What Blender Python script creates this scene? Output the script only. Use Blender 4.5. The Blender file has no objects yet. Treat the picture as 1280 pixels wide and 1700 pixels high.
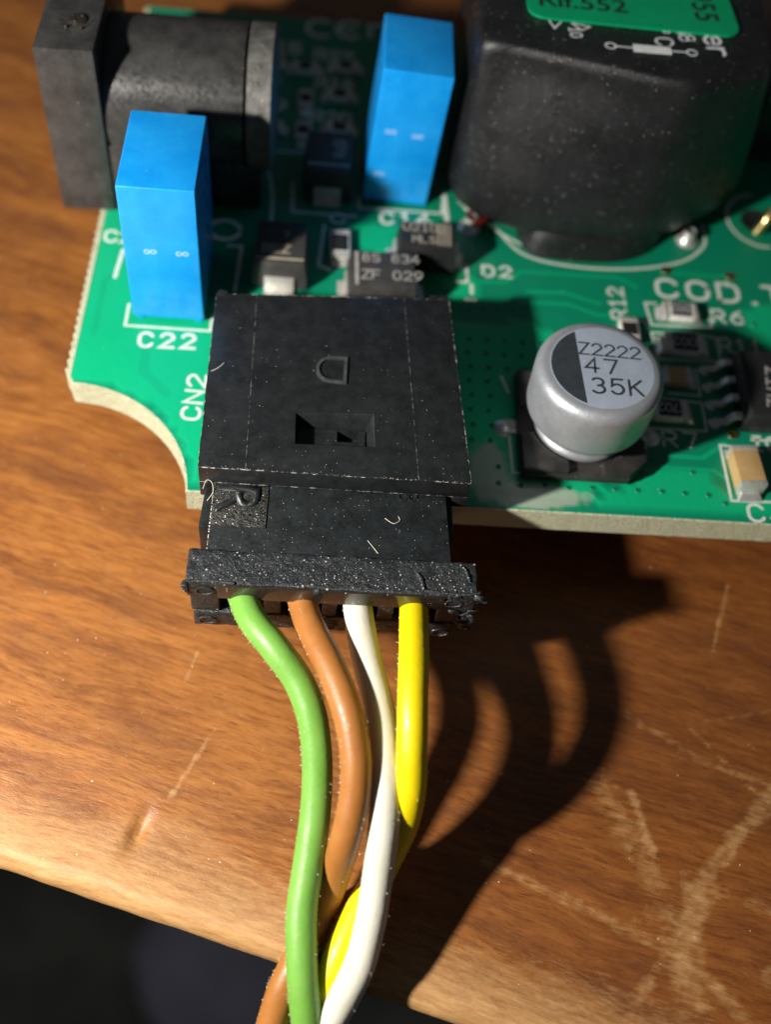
import bpy, bmesh, math, random
from mathutils import Vector, Matrix, noise
random.seed(7)
R = math.radians
scene = bpy.context.scene
C = scene.collection
scene.unit_settings.scale_length = 0.001        # one unit is one millimetre

# ------------------------------------------------------------------ camera
camd = bpy.data.cameras.new('camera')
cam = bpy.data.objects.new('camera', camd); C.objects.link(cam)
camd.sensor_fit = 'VERTICAL'; camd.sensor_height = 200; camd.sensor_width = 150
camd.lens = 1850.0/1700*200
camd.clip_start = 1; camd.clip_end = 3000
rot = Matrix.Rotation(-0.12251482, 4, 'Z') @ Matrix.Rotation(0.58580718, 4, 'X') @ Matrix.Rotation(0.15942172, 4, 'Z')
cam.matrix_world = Matrix.Translation((0.8173315, -31.528288, 47.0283954)) @ rot
camd.dof.use_dof = True
camd.dof.focus_distance = 52.5
camd.dof.aperture_fstop = 0.165
camd.dof.aperture_blades = 0
scene.camera = cam

# ------------------------------------------------------------------ light
world = bpy.data.worlds.new('World'); scene.world = world; world.use_nodes = True
bg = world.node_tree.nodes['Background']; bg.inputs[0].default_value = (.80, .90, 1.0, 1); bg.inputs[1].default_value = 0.04
# the photograph is lit by one small bright lamp held close by, to the left and in front
ld = bpy.data.lights.new('lamp', 'POINT'); ld.energy = 380000; ld.shadow_soft_size = 1.9; ld.color = (1.0, .95, .87)
lamp = bpy.data.objects.new('lamp', ld); C.objects.link(lamp); lamp.location = (-42, -26, 37.5)
scene.view_settings.view_transform = 'Standard'; scene.view_settings.look = 'None'
scene.view_settings.exposure = 0.0; scene.view_settings.gamma = 1

# ------------------------------------------------------------------ materials
def nn(m, t, **kw):
    n = m.node_tree.nodes.new(t)
    for k, v in kw.items():
        if k in n.bl_rna.properties: setattr(n, k, v)
        else: n.inputs[k.replace('_', ' ')].default_value = v
    return n
def mixc(m, f, a, b, mode='MIX'):
    n = m.node_tree.nodes.new('ShaderNodeMix'); n.data_type = 'RGBA'; n.blend_type = mode
    L = m.node_tree.links
    for s, v in ((0, f), (6, a), (7, b)):
        if hasattr(v, 'links'): L.new(v, n.inputs[s])
        elif isinstance(v, (int, float)): n.inputs[s].default_value = v
        else: n.inputs[s].default_value = (*v, 1)
    return n.outputs[2]
def rng(m, v, a, b, c=0.0, d=1.0):
    n = m.node_tree.nodes.new('ShaderNodeMapRange'); m.node_tree.links.new(v, n.inputs[0])
    for i, x in enumerate((a, b, c, d)): n.inputs[i+1].default_value = x
    return n.outputs[0]
def math_(m, op, a, b=0.0):
    n = m.node_tree.nodes.new('ShaderNodeMath'); n.operation = op
    for i, v in enumerate((a, b)):
        if hasattr(v, 'links'): m.node_tree.links.new(v, n.inputs[i])
        else: n.inputs[i].default_value = v
    return n.outputs[0]
def coords(m, scale=(1, 1, 1), rotz=0.0):
    t = nn(m, 'ShaderNodeTexCoord'); mp = nn(m, 'ShaderNodeMapping')
    mp.inputs['Rotation'].default_value = (0, 0, rotz); mp.inputs['Scale'].default_value = scale
    m.node_tree.links.new(t.outputs['Object'], mp.inputs[0]); return mp.outputs[0]
def noi(m, vec, scale, detail=4, rough=.6):
    n = nn(m, 'ShaderNodeTexNoise'); n.inputs['Scale'].default_value = scale; n.inputs['Detail'].default_value = detail
    n.inputs['Roughness'].default_value = rough; m.node_tree.links.new(vec, n.inputs['Vector']); return n.outputs['Fac']
def specks(m, vec, scale, amount):
    v = nn(m, 'ShaderNodeTexVoronoi'); v.inputs['Scale'].default_value = scale
    m.node_tree.links.new(vec, v.inputs['Vector'])
    sep = nn(m, 'ShaderNodeSeparateColor'); m.node_tree.links.new(v.outputs['Color'], sep.inputs[0])
    thr = math_(m, 'MULTIPLY', math_(m, 'POWER', sep.outputs[0], 14.0), amount*.55)
    return rng(m, math_(m, 'SUBTRACT', thr, v.outputs['Distance']), 0.0, 0.03)
def mat(name, col, rough=.5, metal=0, col2=None, nscale=.6, bump=0, bscale=6, rvar=.1, speck=0, sscale=3, speccol=(.55, .53, .48),
        coat=0, spec=.5, stretch=(1, 1, 1), sss=0, contrast=(.35, .65), trans=0):
    m = bpy.data.materials.new(name); m.use_nodes = True
    b = m.node_tree.nodes['Principled BSDF']; L = m.node_tree.links
    v = coords(m, stretch)
    n1 = noi(m, v, nscale)
    base = mixc(m, rng(m, n1, *contrast), col, col2 if col2 else tuple(min(1, c*1.25) for c in col))
    b.inputs['Metallic'].default_value = metal
    b.inputs['Specular IOR Level'].default_value = spec
    b.inputs['Coat Weight'].default_value = coat; b.inputs['Coat Roughness'].default_value = .08
    n2 = noi(m, v, nscale*3.1+1, 6)
    r = rng(m, n2, .3, .7, max(0, rough-rvar), min(1, rough+rvar))
    if speck:
        s = specks(m, coords(m), sscale*2.6, speck)
        base = mixc(m, s, base, speccol); r = math_(m, 'MAXIMUM', r, math_(m, 'MULTIPLY', s, .7))
        s2 = specks(m, coords(m), sscale*5.5, speck*.8)
        base = mixc(m, math_(m, 'MULTIPLY', s2, .6), base, speccol)
    L.new(base, b.inputs['Base Color']); L.new(r, b.inputs['Roughness'])
    if sss:
        b.inputs['Subsurface Weight'].default_value = sss; b.inputs['Subsurface Radius'].default_value = (1, .6, .4); b.inputs['Subsurface Scale'].default_value = .4
    if bump:
        bn = nn(m, 'ShaderNodeBump'); bn.inputs['Strength'].default_value = 1; bn.inputs['Distance'].default_value = bump
        L.new(noi(m, coords(m), bscale, 5, .65), bn.inputs['Height']); L.new(bn.outputs[0], b.inputs['Normal'])
    return m
M = {}
M['header'] = mat('black header plastic', (.011, .012, .013), .34, col2=(.019, .021, .023), nscale=1.4, bump=.006, bscale=9, rvar=.10, speck=.22, sscale=2.6, spec=.45)
M['plug'] = mat('black plug plastic', (.009, .011, .012), .42, col2=(.018, .022, .024), nscale=1.1, bump=.01, bscale=7, rvar=.1, speck=.3, sscale=3.0)
M['grain_plug'] = mat('spark eroded black plastic', (.012, .014, .016), .33, col2=(.03, .034, .038), nscale=3, bump=.09, bscale=5.5, rvar=.1, speck=.8, sscale=3.5)
M['socket'] = mat('black socket plastic', (.024, .024, .024), .30, col2=(.048, .047, .046), nscale=.8, bump=.02, bscale=4, speck=.3, sscale=2.2, rvar=.15)
M['ringplastic'] = mat('grainy ring plastic', (.055, .055, .052), .42, col2=(.15, .148, .135), nscale=1.2, bump=.06, bscale=5, speck=.6, sscale=3)
M['glossblack'] = mat('glossy black plastic face', (.022, .017, .013), .16, nscale=2, bump=.012, bscale=3, speck=.5, sscale=3, spec=.7)
M['wornedge'] = mat('worn dusty edge', (.018, .018, .018), .5, col2=(.42, .40, .36), nscale=3.2, contrast=(.50, .60))
M['wornseam'] = mat('dusty seam', (.016, .017, .018), .5, col2=(.20, .20, .19), nscale=2.6, contrast=(.45, .62))
M['grainyplate'] = mat('coarse grained plate', (.014, .014, .014), .35, col2=(.05, .048, .042), nscale=6, bump=.10, bscale=7, speck=.95, sscale=5, contrast=(.45, .6))
M['embossed'] = mat('polished raised letter', (.035, .037, .040), .30, col2=(.075, .077, .08), nscale=3, bump=.01, bscale=6, speck=.3, sscale=3)
M['choke'] = mat('black moulded case', (.010, .010, .011), .24, col2=(.018, .018, .020), nscale=.5, bump=.04, bscale=9, speck=.5, sscale=3.2, rvar=.08)
M['blue'] = mat('blue capacitor case', (.003, .26, .74), .30, col2=(.012, .33, .84), nscale=.45, bump=.012, bscale=2.5, speck=.25, sscale=2.2, speccol=(.4, .6, .9), coat=.2)
M['epoxy'] = mat('dark chip epoxy', (.035, .034, .033), .5, col2=(.055, .053, .05), nscale=1, bump=.02, bscale=8)
M['chipblack'] = mat('black chip epoxy', (.014, .014, .015), .45, col2=(.022, .022, .023), nscale=1, bump=.02, bscale=8)
M['tin'] = mat('tinned lead', (.62, .60, .56), .42, .55, nscale=2, bump=.03, bscale=5)
M['brass'] = mat('brass pin', (.75, .55, .25), .3, 1, nscale=2)
M['solder'] = mat('solder', (.58, .58, .56), .34, .6, nscale=2, bump=.03, bscale=3)
M['alu'] = mat('satin aluminium can', (.44, .465, .51), .43, .6, col2=(.54, .56, .60), nscale=.8, bump=.012, bscale=9, rvar=.07, speck=.3, sscale=2.4, speccol=(.9, .9, .9))
M['alutop'] = mat('coated can top', (.37, .43, .53), .45, .2, col2=(.43, .49, .60), nscale=.8, bump=.01, bscale=9, rvar=.05, speck=.4, sscale=2.2, speccol=(.9, .9, .9))
M['ink'] = mat('dark grey print', (.03, .037, .045), .5, nscale=2)
M['baseplastic'] = mat('black base plastic', (.022, .020, .019), .5, col2=(.045, .042, .039), nscale=1, speck=.4, sscale=3)
M['silk'] = mat('white silkscreen ink', (.60, .68, .62), .5, col2=(.72, .78, .72), nscale=3, bump=.02, bscale=8)
M['beigeink'] = mat('beige chip print', (.33, .29, .22), .6, nscale=2)
M['greyink'] = mat('grey chip print', (.30, .29, .27), .6, nscale=2)
M['ceramic'] = mat('white ceramic', (.72, .70, .66), .4, nscale=2)
M['mlcc'] = mat('tan ceramic', (.50, .32, .13), .4, col2=(.58, .38, .17), nscale=1)
M['greysheen'] = mat('painted grey reflection', (.42, .43, .36), .38, col2=(.52, .52, .45), nscale=.6, bump=.03, bscale=2)  # patch colour for the grey reflection on the lacquer, unused
M['white'] = mat('white print', (.75, .77, .80), .5, nscale=2, bump=.02, bscale=8)
M['sticker'] = mat('green paper sticker', (.0, .33, .13), .35, col2=(.0, .38, .16), nscale=.4, bump=.02, bscale=1.2)
M['stickink'] = mat('black sticker print', (.012, .02, .02), .4, nscale=2)
M['grey'] = mat('grey plastic', (.42, .42, .42), .5, nscale=.5)
M['copper'] = mat('bare via', (.35, .30, .2), .35, .8, nscale=2)
M['hole'] = mat('drilled hole', (.003, .006, .005), .8, nscale=2)
M['red'] = mat('red sleeve', (.10, .008, .004), .4, nscale=2)
M['dust'] = mat('dust', (.62, .58, .50), .8, nscale=2)
M['bluebulb'] = mat('grey cloth', (.26, .26, .33), .9, nscale=.05)
for k, c, c2 in (('green', (.145, .345, .048), (.17, .385, .062)), ('brown', (.33, .125, .026), (.38, .15, .034)),
                 ('ivory', (.60, .58, .48), (.66, .64, .54)), ('yellow', (.72, .56, .0), (.76, .60, .002))):
    M['w_'+k] = mat(k+' wire insulation', c, .44, col2=c2, nscale=.7, bump=.03, bscale=1.6, speck=.5, sscale=1.3, speccol=(.30, .25, .15), coat=.06, rvar=.08)

def solder_mask(full=False):
    m = bpy.data.materials.new('green solder mask'); m.use_nodes = True
    b = m.node_tree.nodes['Principled BSDF']; L = m.node_tree.links
    v = coords(m)
    # copper pours show lighter through the lacquer, bare laminate darker
    at = nn(m, 'ShaderNodeAttribute'); at.attribute_name = 'pour'
    n = noi(m, v, .25, 3)
    lam = mixc(m, n, (.001, .21, .110), (.003, .25, .13))
    pour = mixc(m, n, (.001, .37, .165), (.004, .45, .20))
    col = mixc(m, .75 if full else at.outputs['Fac'], lam, pour)
    # grey reflection painted as a haze on the lacquer beside the connector
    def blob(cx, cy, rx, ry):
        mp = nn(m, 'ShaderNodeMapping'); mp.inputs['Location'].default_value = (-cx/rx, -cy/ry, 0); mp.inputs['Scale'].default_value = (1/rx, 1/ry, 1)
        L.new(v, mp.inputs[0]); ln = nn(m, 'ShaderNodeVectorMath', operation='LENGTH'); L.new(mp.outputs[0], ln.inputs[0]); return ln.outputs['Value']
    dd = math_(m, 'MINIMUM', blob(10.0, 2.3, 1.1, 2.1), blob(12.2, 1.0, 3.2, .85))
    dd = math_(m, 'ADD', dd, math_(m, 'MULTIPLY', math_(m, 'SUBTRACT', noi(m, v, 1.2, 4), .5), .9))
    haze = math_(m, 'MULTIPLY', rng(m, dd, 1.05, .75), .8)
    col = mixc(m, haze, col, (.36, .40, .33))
    s = specks(m, v, 3.2, .3); col = mixc(m, math_(m, 'MULTIPLY', s, .6), col, (.4, .55, .45))
    L.new(col, b.inputs['Base Color'])
    L.new(rng(m, noi(m, v, .7, 4), .3, .7, .30, .42), b.inputs['Roughness'])
    bn = nn(m, 'ShaderNodeBump'); bn.inputs['Distance'].default_value = .05
    L.new(math_(m, 'ADD', at.outputs['Fac'], math_(m, 'MULTIPLY', noi(m, v, 2.5, 3), .35)), bn.inputs['Height']); L.new(bn.outputs[0], b.inputs['Normal'])
    return m
def fibreglass():
    m = bpy.data.materials.new('fibreglass laminate'); m.use_nodes = True
    b = m.node_tree.nodes['Principled BSDF']; L = m.node_tree.links
    n = noi(m, coords(m, (1.1, 1.1, 7)), 1.6, 6, .7)
    n2 = noi(m, coords(m, (1, 1, 1)), 5, 4, .7)
    col = mixc(m, rng(m, n, .3, .7), (.42, .43, .26), (.66, .66, .47))
    col = mixc(m, rng(m, n2, .5, .8), col, (.72, .73, .6))
    L.new(col, b.inputs['Base Color']); b.inputs['Roughness'].default_value = .7
    bn = nn(m, 'ShaderNodeBump'); bn.inputs['Distance'].default_value = .12; L.new(math_(m, 'ADD', n, n2), bn.inputs['Height']); L.new(bn.outputs[0], b.inputs['Normal'])
    return m
EDGE_A = math.atan2(-5.93, 20.42)       # direction of the table's front edge
def wood():
    m = bpy.data.materials.new('worn varnished wood'); m.use_nodes = True
    b = m.node_tree.nodes['Principled BSDF']; L = m.node_tree.links
    vi = coords(m)
    wn = nn(m, 'ShaderNodeTexNoise'); wn.inputs['Scale'].default_value = .09; wn.inputs['Detail'].default_value = 3; L.new(vi, wn.inputs['Vector'])
    sc_ = nn(m, 'ShaderNodeVectorMath', operation='MULTIPLY'); L.new(wn.outputs['Color'], sc_.inputs[0]); sc_.inputs[1].default_value = (2, 2.0, 0)
    ad_ = nn(m, 'ShaderNodeVectorMath', operation='ADD'); L.new(vi, ad_.inputs[0]); L.new(sc_.outputs[0], ad_.inputs[1])
    def wc(scale):
        mp = nn(m, 'ShaderNodeMapping'); mp.inputs['Scale'].default_value = scale; L.new(ad_.outputs[0], mp.inputs[0]); return mp.outputs[0]
    v = wc((.10, 1.0, 1.0)); vf = wc((.06, 1, 1))
    wear = nn(m, 'ShaderNodeAttribute'); wear.attribute_name = 'wear'
    dark = nn(m, 'ShaderNodeAttribute'); dark.attribute_name = 'darktone'
    n1 = noi(m, v, .55, 5, .6)          # broad figure
    n2 = noi(m, wc((.15, 1.1, 1)), 2.9, 9, .78)         # fibre
    n3 = noi(m, wc((.20, 1.6, 1)), 5.0, 2, .5)
    base = mixc(m, rng(m, n1, .30, .70), (.215, .071, .015), (.37, .137, .031))
    base = mixc(m, math_(m, 'MULTIPLY', rng(m, n2, .45, .72), .8), base, (.47, .205, .052))
    base = mixc(m, math_(m, 'MULTIPLY', rng(m, n2, .48, .28), .6), base, (.115, .038, .012))
    base = mixc(m, math_(m, 'MULTIPLY', rng(m, n3, .60, .70), .5), base, (.07, .024, .010))
    base = mixc(m, math_(m, 'MULTIPLY', rng(m, noi(m, wc((.30, 1.2, 1)), .26, 7, .75), .44, .66), .72), base, (.125, .042, .018))
    darkened = mixc(m, .6, base, (.50, .38, .34), 'MULTIPLY')
    base = mixc(m, dark.outputs['Fac'], base, darkened)
    bare = mixc(m, rng(m, n2, .34, .68), (.36, .18, .062), (.60, .36, .15))
    w = math_(m, 'ADD', wear.outputs['Fac'], math_(m, 'MULTIPLY', math_(m, 'SUBTRACT', noi(m, coords(m, (.35, 1.3, 1)), 2.6, 7, .8), .5), 1.0))
    w = math_(m, 'MULTIPLY', rng(m, w, .20, .80), rng(m, wear.outputs['Fac'], .02, .2))
    base = mixc(m, w, base, bare)
    s = specks(m, vi, 3.6, .28); base = mixc(m, s, base, (.62, .55, .45))
    L.new(base, b.inputs['Base Color'])
    r = mixc(m, w, (.36, .36, .36), (.60, .60, .60))
    L.new(math_(m, 'ADD', r, math_(m, 'MULTIPLY', math_(m, 'SUBTRACT', n2, .5), .3)), b.inputs['Roughness'])
    bn = nn(m, 'ShaderNodeBump'); bn.inputs['Distance'].default_value = .035
    hgt = math_(m, 'ADD', math_(m, 'MULTIPLY', n2, .8), math_(m, 'MULTIPLY', noi(m, coords(m, (.4, 1, 1)), 8, 4, .7), .5))
    L.new(hgt, bn.inputs['Height']); L.new(bn.outputs[0], b.inputs['Normal'])
    return m
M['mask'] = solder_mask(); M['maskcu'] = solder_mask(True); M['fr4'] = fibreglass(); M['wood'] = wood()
M['floor'] = mat('grey brown floor', (.07, .07, .06), .9, col2=(.16, .16, .135), nscale=.012, spec=.1, contrast=(.4, .6))

# ------------------------------------------------------------------ helpers
def tag(o, label=None, cat=None, group=None, kind=None):
    for k, v in (('label', label), ('category', cat), ('group', group), ('kind', kind)):
        if v: o[k] = v
    return o
def empty(name, loc=(0, 0, 0), parent=None):
    o = bpy.data.objects.new(name, None); C.objects.link(o); o.location = loc; o.empty_display_size = 1
    if parent: o.parent = parent
    return o
def obj(name, bm, m, parent=None, smooth=35, label=None, loc=None, rotz=None):
    me = bpy.data.meshes.new(name)
    bmesh.ops.recalc_face_normals(bm, faces=bm.faces) if smooth is not None else None
    bm.to_mesh(me); bm.free()
    me.materials.append(M[m] if isinstance(m, str) else m)
    if smooth:
        for p in me.polygons: p.use_smooth = True
        me.set_sharp_from_angle(angle=R(smooth))
    o = bpy.data.objects.new(name, me); C.objects.link(o)
    if parent: o.parent = parent
    if loc: o.location = loc
    if rotz: o.rotation_euler.z = rotz
    if label: o['label'] = label
    return o
def bevel(bm, w, seg=2, ang=30):
    if w <= 0: return
    es = [e for e in bm.edges if len(e.link_faces) == 2 and e.calc_face_angle(0) > R(ang)]
    bmesh.ops.bevel(bm, geom=es, offset=w, segments=seg, profile=.6, affect='EDGES', clamp_overlap=True)
def merge(dst, src):
    me = bpy.data.meshes.new('tmp'); src.to_mesh(me); src.free(); dst.from_mesh(me); bpy.data.meshes.remove(me)
def prism(pts, z0, z1, bv=0, top=None, seg=2, bm=None):
    b = bmesh.new(); top = top or pts
    lo = [b.verts.new((p[0], p[1], z0)) for p in pts]; hi = [b.verts.new((p[0], p[1], z1)) for p in top]
    b.faces.new(lo[::-1]); b.faces.new(hi)
    for i in range(len(pts)):
        j = (i+1) % len(pts); b.faces.new((lo[i], lo[j], hi[j], hi[i]))
    bmesh.ops.recalc_face_normals(b, faces=b.faces)
    bevel(b, bv, seg)
    if bm is None: return b
    merge(bm, b); return bm
def rect(x0, y0, x1, y1): return [(x0, y0), (x1, y0), (x1, y1), (x0, y1)]
def box(x0, y0, z0, x1, y1, z1, bv=0, bm=None, seg=2): return prism(rect(x0, y0, x1, y1), z0, z1, bv, seg=seg, bm=bm)
def lathe(prof, n=64, bm=None, c=(0, 0), caps=True):
    b = bmesh.new(); rings = []
    for r, z in prof:
        rings.append([b.verts.new((c[0]+r*math.cos(2*math.pi*i/n), c[1]+r*math.sin(2*math.pi*i/n), z)) for i in range(n)])
    for a, d in zip(rings, rings[1:]):
        for i in range(n): b.faces.new((a[i], a[(i+1) % n], d[(i+1) % n], d[i]))
    if caps: b.faces.new(rings[0][::-1]); b.faces.new(rings[-1])
    if bm is None: return b
    merge(bm, b); return bm
def catmull(pts, n=10):
    P = [Vector(p) for p in pts]; P = [2*P[0]-P[1]]+P+[2*P[-1]-P[-2]]; out = []
    for i in range(1, len(P)-2):
        for k in range(n):
            t = k/n
            out.append(.5*((2*P[i])+(-P[i-1]+P[i+1])*t+(2*P[i-1]-5*P[i]+4*P[i+1]-P[i+2])*t*t+(-P[i-1]+3*P[i]-3*P[i+1]+P[i+2])*t**3))
    out.append(P[-2]); return out
def tube(path, r, n=24, bm=None, wob=0):
    b = bmesh.new(); rings = []; up = Vector((0, 0, 1)); prev = None
    for i, p in enumerate(path):
        t = (path[min(i+1, len(path)-1)]-path[max(i-1, 0)]).normalized()
        x = (prev - t*prev.dot(t)).normalized() if prev is not None else t.cross(up).normalized()
        prev = x; y = t.cross(x)
        ring = []
        for k in range(n):
            a = 2*math.pi*k/n; d = x*math.cos(a)+y*math.sin(a)
            rr = r*(1+wob*noise.noise(p*.5+d*.6)) if wob else r
            ring.append(b.verts.new(p+d*rr))
        rings.append(ring)
    for a, d in zip(rings, rings[1:]):
        for i in range(n): b.faces.new((a[i], a[(i+1) % n], d[(i+1) % n], d[i]))
    b.faces.new(rings[0][::-1]); b.faces.new(rings[-1])
    if bm is None: return b
    merge(bm, b); return bm
# flat printed strokes -------------------------------------------------
_zs = [0]
def ribbon(bm, pts, w, z, closed=False, cap=True):
    pts = [Vector((p[0], p[1])) for p in pts]
    if closed: pts = pts+[pts[0]]
    n = len(pts); h = w/2; _zs[0] = (_zs[0]+1) % 7; z = z+_zs[0]*.0012
    L = []; Rr = []
    for i, p in enumerate(pts):
        a = pts[i-1] if i > 0 else (pts[-2] if closed else None)
        c = pts[i+1] if i < n-1 else (pts[1] if closed else None)
        d1 = (p-a).normalized() if a is not None else None; d2 = (c-p).normalized() if c is not None else None
        d1 = d1 or d2; d2 = d2 or d1
        t = (d1+d2)
        t = t.normalized() if t.length > 1e-4 else d1
        nrm = Vector((-t.y, t.x)); k = 1/max(.45, nrm.dot(Vector((-d1.y, d1.x))))
        L.append(bm.verts.new((*(p+nrm*h*k), z))); Rr.append(bm.verts.new((*(p-nrm*h*k), z)))
    for i in range(n-1): bm.faces.new((Rr[i], Rr[i+1], L[i+1], L[i]))
    if cap and not closed:
        for p, q, a, b in ((pts[0], pts[1], L[0], Rr[0]), (pts[-1], pts[-2], Rr[-1], L[-1])):
            d = (p-q).normalized(); s = Vector((d.y, -d.x)); arc = []
            base = (Vector(a.co[:2])-p)
            ang0 = math.atan2(base.y, base.x); 
            for k in (1, 2, 3):
                for sgn in (1, -1):
                    aa = ang0+sgn*math.pi*k/4
                    v = Vector((math.cos(aa), math.sin(aa)))
                    if v.dot(d) > -1e-6: arc.append((k, bm.verts.new((*(p+v*h), z)))); break
            bm.faces.new([a]+[v for _, v in arc]+[b])
def arc(cx, cy, rx, ry, a0, a1, n=8):
    return [(cx+rx*math.cos(R(a0+(a1-a0)*i/n)), cy+ry*math.sin(R(a0+(a1-a0)*i/n))) for i in range(n+1)]
G = {
 'C': [arc(2, 4, 2, 2, 20, 180)+arc(2, 2, 2, 2, 180, 340)],
 'O': [arc(2, 4, 2, 2, 0, 180)+arc(2, 2, 2, 2, 180, 360)+[(4, 4)]],
 '0': [arc(1.8, 4.1, 1.8, 1.9, 0, 180)+arc(1.8, 1.9, 1.8, 1.9, 180, 360)+[(3.6, 4.1)]],
 'D': [[(0, 0), (0, 6), (1.8, 6)]+arc(1.8, 4, 2.1, 2, 90, 0, 5)+arc(1.8, 2, 2.1, 2, 0, -90, 5)+[(0, 0)]],
 '.': [[(.6, 0), (1.0, 0)]], '-': [[(.5, 3), (3.5, 3)]],
 'R': [[(0, 0), (0, 6), (2.4, 6)]+arc(2.4, 4.4, 1.6, 1.6, 90, -90, 7)+[(0, 2.8)], [(1.8, 2.8), (4, 0)]],
 '1': [[(.8, 4.8), (2, 6), (2, 0)], [(.8, 0), (3.2, 0)]],
 '2': [arc(2, 4.2, 1.9, 1.8, 165, -15, 8)+[(0, 0), (4, 0)]],
 '3': [arc(1.9, 4.5, 1.8, 1.5, 150, -90, 8), arc(1.9, 1.6, 2.0, 1.6, 80, -150, 9)],
 '4': [[(3, 0), (3, 6), (0, 1.8), (4.2, 1.8)]],
 '5': [[(3.8, 6), (.6, 6), (.3, 3.2)]+arc(1.9, 2.0, 2.0, 2.0, 120, -150, 9)],
 '6': [[(3.2, 5.9), (1.2, 4.6), (.2, 2.6)], arc(2, 1.9, 1.9, 1.9, 0, 360, 14)],
 '7': [[(0, 6), (4, 6), (1.6, 0)]],
 '8': [arc(2, 4.5, 1.6, 1.5, 0, 360, 12), arc(2, 1.6, 1.9, 1.6, 0, 360, 12)],
 '9': [arc(2, 4.1, 1.9, 1.9, 0, 360, 14), [(3.8, 3.6), (2.8, 1.4), (.8, .1)]],
 'N': [[(0, 0), (0, 6), (4, 0), (4, 6)]], 'Z': [[(0, 6), (4, 6), (0, 0), (4, 0)]],
 'K': [[(0, 0), (0, 6)], [(3.8, 6), (0, 2.4)], [(1.3, 3.4), (4, 0)]],
 'I': [[(2, 0), (2, 6)], [(.8, 0), (3.2, 0)], [(.8, 6), (3.2, 6)]], 'T': [[(2, 0), (2, 6)], [(0, 6), (4, 6)]],
 'E': [[(3.8, 6), (0, 6), (0, 0), (3.8, 0)], [(0, 3), (3, 3)]], 'M': [[(0, 0), (0, 6), (2, 2.5), (4, 6), (4, 0)]],
 'U': [[(0, 6), (0, 2)]+arc(2, 2, 2, 2, 180, 360)+[(4, 6)]], 'L': [[(0, 6), (0, 0), (3.6, 0)]],
 'S': [arc(2, 4.5, 1.8, 1.5, 20, 270, 8), arc(2, 1.5, 1.9, 1.5, 90, -160, 8)], 'B': [[(0, 0), (0, 6), (2.2, 6)]+arc(2.2, 4.5, 1.5, 1.5, 90, -90, 6)+[(0, 3)], [(2.2, 3)]+arc(2.2, 1.5, 1.8, 1.5, 90, -90, 6)+[(0, 0)]],
 'F': [[(3.8, 6), (0, 6), (0, 0)], [(0, 3), (3, 3)]], 'P': [[(0, 0), (0, 6), (2.4, 6)]+arc(2.4, 4.4, 1.6, 1.6, 90, -90, 7)+[(0, 2.8)]],
 'h': [[(0, 6), (0, 0)], [(0, 2.6)]+arc(1.7, 2.4, 1.7, 1.6, 140, 0, 5)+[(3.4, 0)]],
 'e': [[(.1, 2.1), (3.6, 2.1)]+arc(1.9, 2, 1.8, 2, 0, 320, 11)], 'r': [[(0, 4), (0, 0)], [(0, 2.2)]+arc(1.7, 2.2, 1.7, 1.7, 150, 50, 5)],
 'o': [arc(1, 5, 1, 1, 0, 360, 10)], ' ': []}
def text(name, s, x, y, z, h, rot=0, w=.13, m='silk', parent=None, xs=1.0, sp=5.6, bm=None):
    own = bm is None; b = bm or bmesh.new(); k = h/6; ca, sa = math.cos(R(rot)), math.sin(R(rot)); cx = 0
    for ch in s:
        for st in G[ch]:
            pts = [((cx+p[0])*k*xs, p[1]*k) for p in st]
            ribbon(b, [(x+ca*u-sa*v, y+sa*u+ca*v) for u, v in pts], w, z)
        cx += {'.': 3.0, '1': sp*.95, 'I': sp*.9}.get(ch, sp)
    if own: return obj(name, b, m, parent, smooth=None)
def outline(name, lines, z, w, parent, m='silk'):
    for l in lines:
        b = bmesh.new(); ribbon(b, l, w, z); obj(name, b, m, parent, smooth=None)

# ------------------------------------------------------------------ floor and table
b = bmesh.new(); v = [b.verts.new(p) for p in ((-2000, -2000, -420), (2000, -2000, -420), (2000, 2000, -420), (-2000, 2000, -420))]; b.faces.new(v)
tag(obj('floor', b, 'floor', smooth=None), 'dark floor far below the table edge', kind='structure')
b = bmesh.new()
for (cx, cy, r, h) in ((-30, 55, 26, 30), (-5, 30, 16, 14)):
    b2 = bmesh.new(); bmesh.ops.create_icosphere(b2, subdivisions=4, radius=r)
    for vv in b2.verts:
        vv.co *= 1+.35*noise.noise(vv.co*.02)+.1*noise.noise(vv.co*.07)
        vv.co = Vector((vv.co.x*1.2+cx, vv.co.y*1.1+cy, max(vv.co.z*.6, -h*.5)-420+h*.5))
    merge(b, b2)
tag(obj('cloth_bundle', b, 'bluebulb'), 'blurred grey cloth bundle on the dark floor below the table', 'cloth')

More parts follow.
